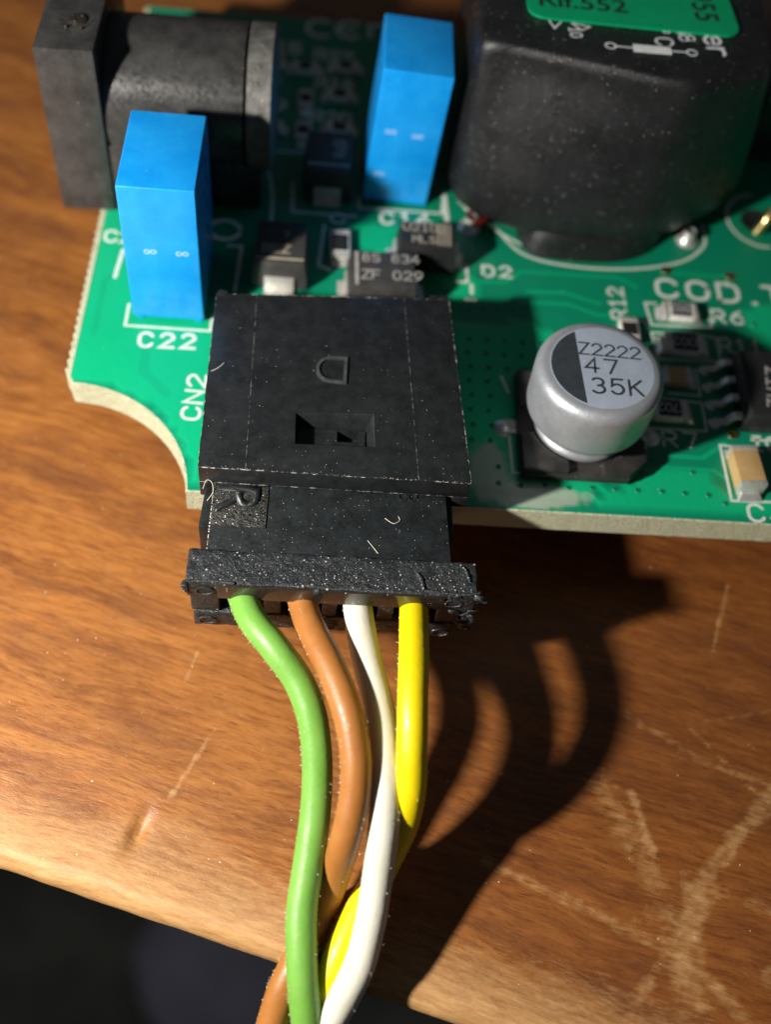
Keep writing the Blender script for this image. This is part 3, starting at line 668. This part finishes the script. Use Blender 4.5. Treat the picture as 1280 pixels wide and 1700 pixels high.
seg = [(2.58*math.cos(R(a)), 2.58*math.sin(R(a))) for a in [118+(248-118)*i/24 for i in range(25)]]
b.faces.new([b.verts.new((x, y, 5.416)) for x, y in seg])
obj('polarity_stripe', b, 'ink', can, smooth=None)
text('can_print', 'Z2222', -1.08, .80, 5.417, .76, -2, .10, 'ink', can, xs=.98, sp=5.3)
text('can_print', '47', -.85, -.35, 5.417, .90, -2, .12, 'ink', can, xs=1.05, sp=6.2)
text('can_print', '35K', -.62, -1.70, 5.417, .95, 0, .13, 'ink', can, xs=1.0, sp=6.0)

# ------------------------------------------------------------------ small chips
def diode(x, y, rot, L_, W_, H_, label, lines=(), band=None, col='epoxy', ink='beigeink', tip=.55):
    e = empty('diode', (x, y, 0), pcb); e.rotation_euler.z = R(rot); e['label'] = label
    a, c_ = L_/2, W_/2
    bb = prism(rect(-a, -c_, a, c_), .12, H_*.5, 0, None); top = prism(rect(-a, -c_, a, c_), H_*.5, H_, .05, rect(-a+.16, -c_+.16, a-.16, c_-.16)); merge(bb, top)
    body = obj('body', bb, col, e)
    for s in (-1, 1):
        xs_ = sorted((s*(a-.05), s*(a+tip))); t = obj('lead', box(xs_[0], -c_*.55, .02, xs_[1], c_*.55, .22, .03), 'tin', e)
        xs2 = sorted((s*(a-.08), s*(a+.16))); obj('lead_bend', box(xs2[0], -c_*.55, .2, xs2[1], c_*.55, H_*.5, .04), 'tin', t)
    for s, lx, ly, h in lines: text('chip_print', s, lx, ly, H_+.004, h, 0, h*.17, ink, body, sp=5.4)
    if band:
        b = bmesh.new()
        for (x0, x1) in band: merge(b, prism(rect(x0, -c_+.2, x1, c_-.2), H_+.001, H_+.01))
        obj('cathode_band', b, ink, body, smooth=None)
    return e
d1 = diode(-1.7, 16.15, 90, 3.6, 3.1, 2.0, 'dark diode half in shadow behind the connector, lead towards it', (('BEZ', -1.0, -.9, .62), ('7', .1, .3, .5)), ((-1.45, -1.28),))
d1.rotation_euler.z = R(-90)
d1.children[0]
for o in list(d1.children[0].children):
    o.rotation_euler.z = R(90) if o.name.startswith('chip') else 0
    if o.name.startswith('chip'): o.location = (.0, 0, 0)
    if o.name.startswith('cathode'): o.rotation_euler.z = R(180)
d2 = diode(4.15, 14.45, 2, 3.9, 3.0, 2.1, 'grey diode lying crosswise right behind the connector', (('8S 834', -1.15, .55, .62), ('ZF 029', -1.2, -.8, .66)), ((-1.6, -1.38),), 'epoxy', 'greyink')
d3 = diode(6.75, 17.55, 0, 3.5, 2.2, 2.1, 'dark diode with four pale stripes beside the brass pin', (('U2102', -1.45, .2, .6), ('MLS', -.9, -.75, .55)), ((.55, .66), (.78, .88), (1.0, 1.1), (1.22, 1.32)), 'chipblack')
d4 = diode(.75, 24.0, -90, 3.9, 3.0, 2.2, 'dark diode in shadow left of the leaning blue capacitor', (('EF8', -1.0, .3, .6),), ((1.1, 1.3),))
def resistor(x, y, rot, label, code='', L_=2.0, W_=1.25, H_=.55, core='ceramic', name='chip_resistor', face='chipblack'):
    e = empty(name, (x, y, 0), pcb); e.rotation_euler.z = R(rot); e['label'] = label
    a, c_ = L_/2, W_/2
    bd = obj('body', box(-a+.3, -c_+.02, .06, a-.3, c_-.02, H_-.02, .03), core, e)
    if face: obj('coating', box(-a+.42, -c_+.12, H_-.03, a-.42, c_-.12, H_+.02, .01), face, bd)
    for s in (-1, 1):
        x0, x1 = sorted((s*(a-.32), s*a)); t = obj('end_cap', box(x0, -c_, .05, x1, c_, H_, .06), 'tin', e)
        x0, x1 = sorted((s*(a-.05), s*(a+.42)))
        obj('solder_fillet', prism(rect(x0, -c_*.95, x1, c_*.95), .01, .30, .06, top=rect(x0+(.3 if s < 0 else 0), -c_*.7, x1-(.3 if s > 0 else 0), c_*.7)), 'solder', t)
    if code: text('chip_print', code, (len(code)*5.2*W_*.07)/2*1.0, W_*.21, H_+.024, W_*.42, 180, .055, 'white', bd, sp=5.2, xs=.9)
    return e
resistor(21.85, 14.5, -1, 'pale chip resistor in the sun above the silver capacitor', '1102')
resistor(21.75, 11.95, -1, 'chip resistor marked in shadow below the sunlit one', '1002', L_=2.3, W_=1.5)
resistor(20.2, 7.0, -1, 'chip resistor in the shade right of the silver capacitor', '4702', L_=2.1, W_=1.35)
resistor(21.0, 9.45, 0, 'small brown chip capacitor in the silver can shadow', '', L_=1.6, W_=1.2, core='mlcc', name='chip_capacitor', face=None)
resistor(18.6, 12.7, 90, 'chip resistor partly hidden behind the silver can', '', L_=1.8, W_=1.1)
resistor(23.85, 3.1, 94, 'tan chip capacitor with silver ends near the board edge', '', L_=2.6, W_=1.45, H_=1.0, core='mlcc', name='chip_capacitor', face=None)
resistor(1.68, 18.0, 92, 'pale chip resistor standing alone behind the grey diode', '', L_=2.2, W_=1.2)
for k, (x, y, r) in enumerate(((-3.6, 35.5, -30), (-1.2, 34.6, 0), (1.2, 32.0, 0), (-4.0, 33.4, 0), (-1.0, 31.2, 90), (1.5, 35.1, 0), (-3.2, 28.2, 0), (1.3, 28.6, 0), (-1.0, 28.0, 90))):
    resistor(x, y, r, ('tiny chip resistor in the shade behind the power jack barrel'), L_=1.7, W_=1.0)
# eight-lead chip at the right
ic = empty('integrated_circuit', (0, 0, 0), pcb); ic['label'] = 'black chip with bent silver leads at the right edge of the picture'
bb = prism(rect(24.15, 5.95, 28.1, 10.95), .15, .75, 0, rect(24.1, 5.9, 28.15, 11)); merge(bb, prism(rect(24.1, 5.9, 28.15, 11), .75, 1.45, .06, rect(24.4, 6.15, 27.9, 10.75)))
icb = obj('body', bb, 'chipblack', ic)
for k, y in enumerate((10.35, 9.08, 7.81, 6.54)):
    for s in (1, -1):
        cx = 24.12 if s > 0 else 28.13
        path = [(cx, y, .8), (cx-s*.35, y, .78), (cx-s*.6, y, .5), (cx-s*.75, y, .15), (cx-s*1.35, y, .10)]
        P = [Vector(p) for p in path]; b = bmesh.new(); rows = []
        for i, p in enumerate(P):
            t = (P[min(i+1, 4)]-P[max(i-1, 0)]).normalized(); nrm = Vector((0, 1, 0)).cross(t).normalized()*.10
            rows.append([b.verts.new(p+Vector((0, dy, 0))+nn_) for dy, nn_ in ((-.21, nrm), (.21, nrm), (.21, -nrm), (-.21, -nrm))])
        for a, d in zip(rows, rows[1:]):
            for i in range(4): b.faces.new((a[i], a[(i+1) % 4], d[(i+1) % 4], d[i]))
        b.faces.new(rows[0]); b.faces.new(rows[-1][::-1]); bevel(b, .03, 1)
        o = obj('lead', b, 'tin', ic)
        obj('solder_fillet', lathe([(.36, .01), (.3, .08), (.1, .2), (.001, .2)], 14, c=(0, 0), caps=False), 'solder', o, loc=(cx-s*1.3, y, 0))
text('chip_print', 'ZUTZ', 26.1, 6.7, 1.455, .75, 82, .12, 'greyink', icb, sp=6.2)
text('chip_print', '2W17'.replace('W', 'M'), 27.3, 6.7, 1.455, .75, 82, .12, 'greyink', icb, sp=6.2)

# ------------------------------------------------------------------ header on the board
hd = empty('connector_header', (0, 0, 0), pcb); hd['label'] = 'black right-angle header with raised letter D and a latch window'
FL, FR, BR, BL = (-4.56, -1.14), (8.43, -1.18), (7.58, 10.76), (-4.74, 10.02)
ZH, TW = 3.82, 1.22
def hx(u, v, z=0):      # u,v in 0..1 over the top plate
    a = Vector(FL).lerp(Vector(FR), u); c_ = Vector(BL).lerp(Vector(BR), u); p = a.lerp(c_, v); return (p.x, p.y)
HOLE = [(-.08, .56), (3.76, .66), (3.69, 2.66), (-.15, 2.46)]
b = bmesh.new()
def ringv(pts, z): return [b.verts.new((*p, z)) for p in pts]
ot, ht = ringv([FL, FR, BR, BL], ZH), ringv(HOLE, ZH)
ob = ringv([FL, FR, BR, BL], ZH-TW)
hm = ringv([(-.04, .60), (3.46, .70), (3.38, 2.30), (-.10, 2.16)], 3.08)
hb = ringv([(-.04, .62), (3.44, .72), (3.36, 2.28), (-.10, 2.14)], ZH-TW)
for i in range(4):
    j = (i+1) % 4
    b.faces.new((ot[i], ot[j], ht[j], ht[i])); b.faces.new((ob[j], ob[i], hb[i], hb[j])); b.faces.new((ot[j], ot[i], ob[i], ob[j])); b.faces.new((ht[i], ht[j], hm[j], hm[i])); b.faces.new((hm[i], hm[j], hb[j], hb[i]))
bmesh.ops.recalc_face_normals(b, faces=b.faces); bevel(b, .05, 2)
def quad(u0, v0, u1, v1): return [hx(u0, v0), hx(u1, v0), hx(u1, v1), hx(u0, v1)]
WT = .085
zt = ZH-TW+.0
# side flanges: short claws in front, full walls over the board
prism([hx(.0, .0), hx(.058, .0), hx(.058, .2), hx(.0, .2)], 1.45, zt, .05, bm=b)
prism([hx(.942, .0), hx(1, .0), hx(1, .2), hx(.942, .2)], 1.75, zt, .05, top=[hx(.942, 0), hx(1, 0), hx(1, .2), hx(.942, .2)], bm=b)
prism(quad(0, .2, .058, 1), 0, zt, .03, bm=b); prism(quad(.942, .2, 1, 1), 0, zt, .03, bm=b); prism(quad(.058, .93, .942, .999), 0, zt, 0, bm=b)
hs = obj('shell', b, 'header', hd, smooth=30)
for (x, y) in ((-4.65, 10.02), (6.55, 10.70), (7.1, 10.72)):
    b = box(x, y-.1, 2.9, x+.45, y+.28, 3.86, .05); obj('pip', b, 'header', hs)
def hair(name, pts, r_, m, parent):
    P = []
    for i in range(len(pts)-1):
        n_ = max(2, int((Vector(pts[i+1])-Vector(pts[i])).length/.12))
        P += [Vector(pts[i]).lerp(Vector(pts[i+1]), k/n_) for k in range(n_)]
    P.append(Vector(pts[-1])); P = [p+Vector((noise.noise(p*3), noise.noise(p*3+Vector((5, 0, 0))), noise.noise(p*3+Vector((0, 5, 0)))))*.022 for p in P]
    return obj(name, tube(P, r_, 6, wob=1.0), m, parent)
hair('edge_burr', [(*FL, ZH-.015), (*FR, ZH-.015)], .020, 'wornedge', hs)
hair('edge_burr', [(*FR, ZH-.015), (*BR, ZH-.015)], .014, 'wornedge', hs)
hair('edge_burr', [(*FL, ZH-.015), (*BL, ZH-.015)], .012, 'wornedge', hs)
hair('edge_burr', [(*BL, ZH-.015), (*BR, ZH-.015)], .014, 'wornedge', hs)
hair('edge_burr', [(FL[0], FL[1]-.0, ZH-TW+.03), (FR[0], FR[1], ZH-TW+.03)], .010, 'wornedge', hs)
# raised letter D, seen the other way round, and thin mould lines
def raised(bm, pts, w, z0, z1):
    k = bmesh.new(); ribbon(k, pts, w, 0, cap=False); bmesh.ops.remove_doubles(k, verts=k.verts, dist=1e-5); _ = [setattr(v.co, 'z', z0) for v in k.verts]
    r_ = bmesh.ops.extrude_face_region(k, geom=list(k.faces)); 
    for v in r_['geom']:
        if isinstance(v, bmesh.types.BMVert): v.co.z = z1
    bmesh.ops.recalc_face_normals(k, faces=k.faces); merge(bm, k)
b = bmesh.new(); D = [(2.20, 6.12), (1.5, 6.06)]+arc(1.5, 5.30, .72, .76, 92, 268, 12)+[(2.18, 4.50)]
raised(b, [(2.2, 6.1)]+D[1:]+[(2.18, 4.50)], .16, ZH-.02, ZH+.10); raised(b, [(2.2, 6.18), (2.18, 4.42)], .16, ZH-.02, ZH+.105)
obj('embossed_letter', b, 'embossed', hs)
for u in (.172, .805):
    b = bmesh.new()
    P = [hx(u+(.012 if u < .5 else .0)*(1-t)*0, t) for t in [i/24 for i in range(25)]]
    raised(b, [(p[0]+.012*noise.noise(Vector((p[1]*2, u, 0))), p[1]) for p in P], .028, ZH-.01, ZH+.014)
    obj('mould_line', b, 'wornseam', hs)
for (x, y) in ((-1.5, 4), (6, 4), (1.0, 4), (3.6, 4)): obj('solder_pin', box(x-.3, y-.3, -5.98, x+.3, y+.3, .2, .05), 'tin', hd)

# ------------------------------------------------------------------ plug
pg = empty('wire_plug', (2.0, -4, 0)); tag(pg, 'black plug with raised letter R, pushed into the board header and holding four wires', 'plug')
PO = Vector((2.0, -4, 0))
def pobj(name, b, m, parent=pg, **k):
    for v in b.verts: v.co -= PO
    return obj(name, b, m, parent, **k)
ZPL = 2.52
b = prism([(-3.82, -4.9), (7.55, -4.95), (7.25, 1.0), (-3.92, 1.0)], -1.15, ZPL, .05)
body = pobj('body', b, 'plug')
b = box(-3.9, 1.01, -.9, 7.2, 8.6, 2.40, .05); pobj('inner_body', b, 'plug', body)
b = prism([(-4.45, -3.1), (-3.85, -3.1), (-3.9, 3), (-4.12, 3)], -.6, 1.7, .05); pobj('side_rail', b, 'plug', body)
b = prism([(7.5, -2.6), (7.9, -2.6), (7.8, 3), (7.3, 3)], -.6, 1.2, .05); pobj('side_rail', b, 'plug', body)
# window in the latch below the header opening : a dark slot frame standing on the plug body
LW = bmesh.new(); zb, zw = 2.36, 3.04
x0, x1, y0, y1 = .0, 3.32, .9, 2.12
hx0, hx1, hy0, hy1 = 1.93, 3.03, 1.40, 2.06
for (a0, c0, a1, c1) in ((x0, .74, hx0, y1), (hx1, .74, x1, y1), (hx0, .74, hx1, hy0), (hx0, hy1, hx1, y1)): box(a0, c0, 2.401, a1, c1, zw, 0, bm=LW)
pobj('latch', LW, 'plug', body)
pobj('latch_window', box(hx0+.01, hy0+.01, 2.402, hx1-.01, hy1-.01, 2.41), 'hole', body)
# front block with four wire chambers
FX0, FX1, FY0, FY1, FZ0, FZ1 = -4.62, 8.70, -6.80, -5.0, -1.30, 2.85
CH = [-2.07, .67, 3.28, 5.95]; cw = 1.07
b = bmesh.new()
fz_a, fz_b = .0, 1.55
# upper bar, lower bar, posts between the chambers, back wall
def wob_box(x0, y0, z0, x1, y1, z1, amp=.05, seg=.25):
    k = bmesh.new(); nx, ny, nz = [max(1, int(round((q)/seg))) for q in (x1-x0, y1-y0, z1-z0)]
    bmesh.ops.create_cube(k, size=1)
    for vv in k.verts: vv.co = Vector((x0 if vv.co.x < 0 else x1, y0 if vv.co.y < 0 else y1, z0 if vv.co.z < 0 else z1))
    bevel(k, .09, 2)
    for ax, n_, lo_, hi_ in ((0, nx, x0, x1), (1, ny, y0, y1), (2, nz, z0, z1)):
        for i in range(1, n_):
            t = lo_+(hi_-lo_)*i/n_; co = [0, 0, 0]; no = [0, 0, 0]; co[ax] = t; no[ax] = 1
            bmesh.ops.bisect_plane(k, geom=list(k.faces)+list(k.edges)+list(k.verts), plane_co=co, plane_no=no)
    for vv in k.verts:
        p = vv.co.copy()
        vv.co += Vector((noise.noise(p*2.3+Vector((9, 0, 0))), noise.noise(p*2.3), noise.noise(p*2.3+Vector((0, 7, 0)))))*amp
    return k
pobj('upper_bar', wob_box(FX0, FY0, fz_b, FX1, FY1, FZ1, .06), 'grain_plug', body, smooth=60)
pobj('lower_bar', wob_box(FX0+.2, FY0+.05, FZ0, FX1-.75, FY1, fz_a, .06), 'grain_plug', body, smooth=60)
edges = [FX0+.12]+[v for c_ in CH for v in (c_-cw, c_+cw)]+[FX1-.25]
for i in range(0, len(edges), 2):
    x0_, x1_ = edges[i], edges[i+1]
    if i in (2, 4, 6): x0_, x1_ = x0_-.12, x1_+.12
    pobj('partition', wob_box(x0_, FY0+.12, fz_a-.03, x1_, FY1, fz_b+.03, .035), 'grain_plug', body, smooth=60)
pobj('chamber_back', box(FX0+.3, FY1-.3, fz_a-.02, FX1-.5, FY1-.05, fz_b+.02), 'hole', body)
pobj('front_face', box(FX0+1.45, FY0-.075, fz_b+.06, FX1-1.5, FY0+.1, FZ1-.14, .03), 'glossblack', body)
# ejector marks on the front face
for (x, z) in ((FX0+.85, 2.15), (FX0+.85, -.7), (7.65, 2.15), (7.4, -.8), (1.95, -.7)):
    k = lathe([(.46, 0), (.46, .05), (.36, .06), (.34, .0)], 22, caps=False)
    for v in k.verts: v.co = Vector((x+v.co.x, FY0-.005-v.co.z+.0, z+v.co.y*.75))
    pobj('ejector_mark', k, 'grain_plug', body)
# lumps of flash on the right end
for k_ in range(26):
    k = bmesh.new(); bmesh.ops.create_icosphere(k, subdivisions=2, radius=random.uniform(.07, .2))
    c_ = Vector((FX1-random.random()**2*1.3+.08, FY0-.03+random.random()*.25, random.choice((random.uniform(1.2, 2.85), random.uniform(-.4, 1.4)))))
    for v in k.verts: v.co = Vector((v.co.x*1.4, v.co.y*.8, v.co.z))*(1+.4*noise.noise(v.co*9+c_))+c_
    merge(b, k)
for (x, z, r_) in ((1.35, 2.6, .22), (1.65, 2.55, .17), (1.9, 2.5, .15), (FX0-.02, 2.5, .2), (FX0+.02, 2.1, .16), (FX0+.0, 2.75, .14), (9.05, 2.5, .17), (8.85, 2.55, .14)):
    k = bmesh.new(); bmesh.ops.create_icosphere(k, subdivisions=2, radius=r_)
    for v in k.verts: v.co = Vector((v.co.x, v.co.y*.8, v.co.z*.9))*(1+.4*noise.noise(v.co*9))+Vector((x, FY0+.02, z))
    merge(b, k)
o = pobj('moulding_flash', b, 'grain_plug', body); o['kind'] = 'stuff'
b = bmesh.new()
for pts in ([(5.9, -5.7), (6.05, -5.95), (6.15, -6.3), (6.2, -6.65)], [(7.7, -5.3), (8.1, -5.35), (8.25, -5.7), (8.35, -6.1)], [(6.2, -6.62), (7.2, -6.7), (8.2, -6.72), (8.8, -6.6)], [(-4.55, -6.75), (-3.4, -6.72), (-2.4, -6.74)]):
    merge(b, tube(catmull([(p[0], p[1], FZ1+.02) for p in pts], 6), .085, 8, wob=.4))
o = pobj('moulding_burr', b, 'grain_plug', body, smooth=60)
# raised grainy square with a smooth letter R turned a quarter
sq = [(-3.80, -3.50), (-1.22, -3.55), (-1.22, -.9), (-3.86, -.9)]
pobj('letter_plate', prism(sq, ZPL-.05, ZPL+.06, .02), 'grainyplate', body)
b = bmesh.new()
def rp(pts): return [(-3.70+ (p[1]/6)*2.0+.05, -1.55-(p[0]/4)*1.55) for p in pts]
b.free()
lt = font_solid('embossed_letter', 'R', -3.62, -1.02, ZPL+.04, 2.95, -90, 'plug', body, .06, -PO)
b = bmesh.new()
for x in (5.25, 5.72): raised(b, arc(x, -1.30, .20, .20, 0, 360, 18), .07, ZPL-.02, ZPL+.06)
pobj('mould_rings', b, 'plug', body)

# ------------------------------------------------------------------ wires
W = {'green': [(-2.37,-5.53,0.90),(-2.17,-6.27,1.10),(-1.48,-7.92,1.60),(-0.44,-9.25,1.65),(0.72,-10.56,1.10),(1.43,-11.97,0.45),(1.75,-13.56,-0.50),(1.82,-15.37,-1.60),(1.67,-17.25,-2.50),(1.47,-19.13,-3.30),(1.53,-20.98,-4.00),(1.73,-22.53,-4.90),(2.05,-24.01,-6.20),(2.46,-25.67,-8.20),(2.9,-28.5,-12),(3.4,-30.5,-19),(3.5,-31.5,-31),(3.2,-31.5,-46)],
'brown': [(0.36,-5.36,0.90),(0.57,-6.06,1.00),(1.07,-7.82,1.40),(2.01,-9.93,1.80),(2.83,-11.89,1.75),(3.33,-13.57,1.15),(3.46,-15.11,0.20),(3.18,-16.76,-1.30),(2.78,-17.96,-3.60),(2.27,-19.21,-5.00),(1.55,-20.71,-5.30),(0.84,-22.13,-5.90),(0.36,-23.66,-7.20),(-0.03,-25.16,-8.90),(-0.5,-27.5,-12),(-0.9,-29.5,-19),(-1,-30.3,-31),(-0.8,-30.3,-46)],
'white': [(3.16,-5.19,0.90),(3.24,-6.00,0.90),(3.44,-7.61,0.95),(3.87,-9.58,0.95),(4.35,-11.43,0.85),(4.65,-13.22,0.40),(4.81,-14.90,-0.25),(4.80,-16.48,-1.15),(4.70,-17.98,-2.30),(4.47,-19.79,-3.30),(4.08,-21.41,-4.00),(3.42,-22.71,-5.00),(2.66,-23.96,-6.40),(1.87,-25.42,-8.40),(1.0,-27.8,-12),(0.6,-29.8,-19),(0.5,-31,-31),(0.6,-31.2,-46)],
'yellow': [(5.99,-5.02,0.90),(5.94,-6.39,1.30),(5.84,-9.18,1.90),(5.76,-11.59,2.05),(5.81,-13.51,1.30),(5.88,-14.90,-0.10),(5.72,-15.94,-1.90),(5.20,-16.97,-3.50),(4.59,-18.13,-4.25),(3.87,-19.44,-4.35),(3.28,-20.81,-4.60),(2.84,-22.17,-5.40),(2.62,-23.65,-6.90),(2.28,-25.36,-8.80),(2.0,-27.5,-12),(1.8,-29.0,-19),(1.8,-29.8,-31),(1.9,-29.8,-46)]}
LBL = {'green': ('w_green', 'light green wire, leftmost of the four leaving the black plug'), 'brown': ('w_brown', 'brown wire leaving the black plug between the green and white wires'),
       'white': ('w_ivory', 'ivory white wire crossing over the yellow wire at the table edge'), 'yellow': ('w_yellow', 'bright yellow wire, rightmost at the plug, passing under the white one')}
for k, pts in W.items():
    path = catmull(pts, 12)
    o = obj('wire', tube(path, .69, 32, wob=.045), LBL[k][0], None, smooth=80)
    tag(o, LBL[k][1], 'wire', 'wires crimped into the black plug')
    # lint and grit clinging to the insulation
    b = bmesh.new(); rnd = random.Random(len(k))
    for q in range(230):
        i = rnd.randrange(14, 170); p = path[min(i, len(path)-2)]; t = (path[min(i+1, len(path)-1)]-p).normalized()
        x = t.cross(Vector((0, 0, 1))).normalized(); y = x.cross(t)
        side = rnd.choice((0, 180)); a = R(side+rnd.gauss(0, 22)); d = x*math.cos(a)+y*math.sin(a)
        c_ = p+d*(.70)+t*rnd.uniform(-.1, .1); r_ = rnd.uniform(.012, .032)
        if rnd.random() < .6:
            k2 = bmesh.new(); bmesh.ops.create_icosphere(k2, subdivisions=1, radius=r_)
            for v in k2.verts: v.co = v.co*(1+.5*noise.noise(v.co*40+c_))+c_
            merge(b, k2)
        else:
            dd = (d+t*rnd.uniform(-.8, .8)+y*rnd.uniform(-.5, .5)).normalized()
            merge(b, tube([c_-d*.02, c_+dd*rnd.uniform(.05, .14)], .008, 4))
    l = obj('lint', b, 'dust', o, smooth=None); l['kind'] = 'stuff'
# ------------------------------------------------------------------ dust on the plug, header and table
rnd = random.Random(3); b = bmesh.new()
def grain(x, y, z, r_):
    k2 = bmesh.new(); bmesh.ops.create_icosphere(k2, subdivisions=1, radius=r_)
    c_ = Vector((x, y, z))
    for v in k2.verts: v.co = Vector((v.co.x, v.co.y, v.co.z*.6))*(1+.6*noise.noise(v.co*30+c_))+c_
    merge(b, k2)
for i in range(110): grain(rnd.uniform(-3.7, 7.3), rnd.uniform(-4.9, -1.2), ZPL+.01, rnd.uniform(.006, .019))
for i in range(150):
    u, v_ = rnd.random(), rnd.random()**2; p = hx(u, v_)
    if not (-.2 < p[0] < 3.8 and .5 < p[1] < 2.7): grain(p[0], p[1], ZH+.005, rnd.uniform(.006, .018))
for i in range(110):                     # along the header's front and side edges
    u = rnd.random(); p = hx(u, .004); grain(p[0], p[1], ZH-.02, rnd.uniform(.01, .04))
    if i % 2: p = hx(.002 if i % 4 == 1 else .998, rnd.random()); grain(p[0], p[1], ZH-.02, rnd.uniform(.008, .025))
for i in range(60): grain(-3.84, rnd.uniform(-4.9, -1), ZPL-.01, rnd.uniform(.012, .035))
for i in range(120): grain(rnd.uniform(-4.4, 8.4), rnd.uniform(-6.7, -5.1), FZ1+.03, rnd.uniform(.01, .03))
for pts in ([(-4.35, -1.5, ZPL), (-4.2, -1.2, ZPL+.3), (-3.95, -1.25, ZPL+.25), (-3.85, -1.7, ZPL+.1), (-4.1, -2.1, ZPL-.1)], [(-4.5, 4.7, ZH+.02), (-4.2, 4.9, ZH+.05), (-3.9, 5.2, ZH+.12)],
            [(4.4, -2.6, ZPL+.03), (4.8, -2.9, ZPL+.08), (5.1, -2.7, ZPL+.06), (5.05, -2.45, ZPL+.03)], [(3.6, -3.9, ZPL+.03), (4.1, -4.6, ZPL+.06)]):
    merge(b, tube(catmull(pts, 8), .014, 6))
o = obj('dust', b, 'dust', None, smooth=None); tag(o, 'pale dust grains and fibres on the black connector', kind='stuff', cat='dust')
print('tris', sum(len(o.data.polygons) for o in bpy.data.objects if o.type == 'MESH'))
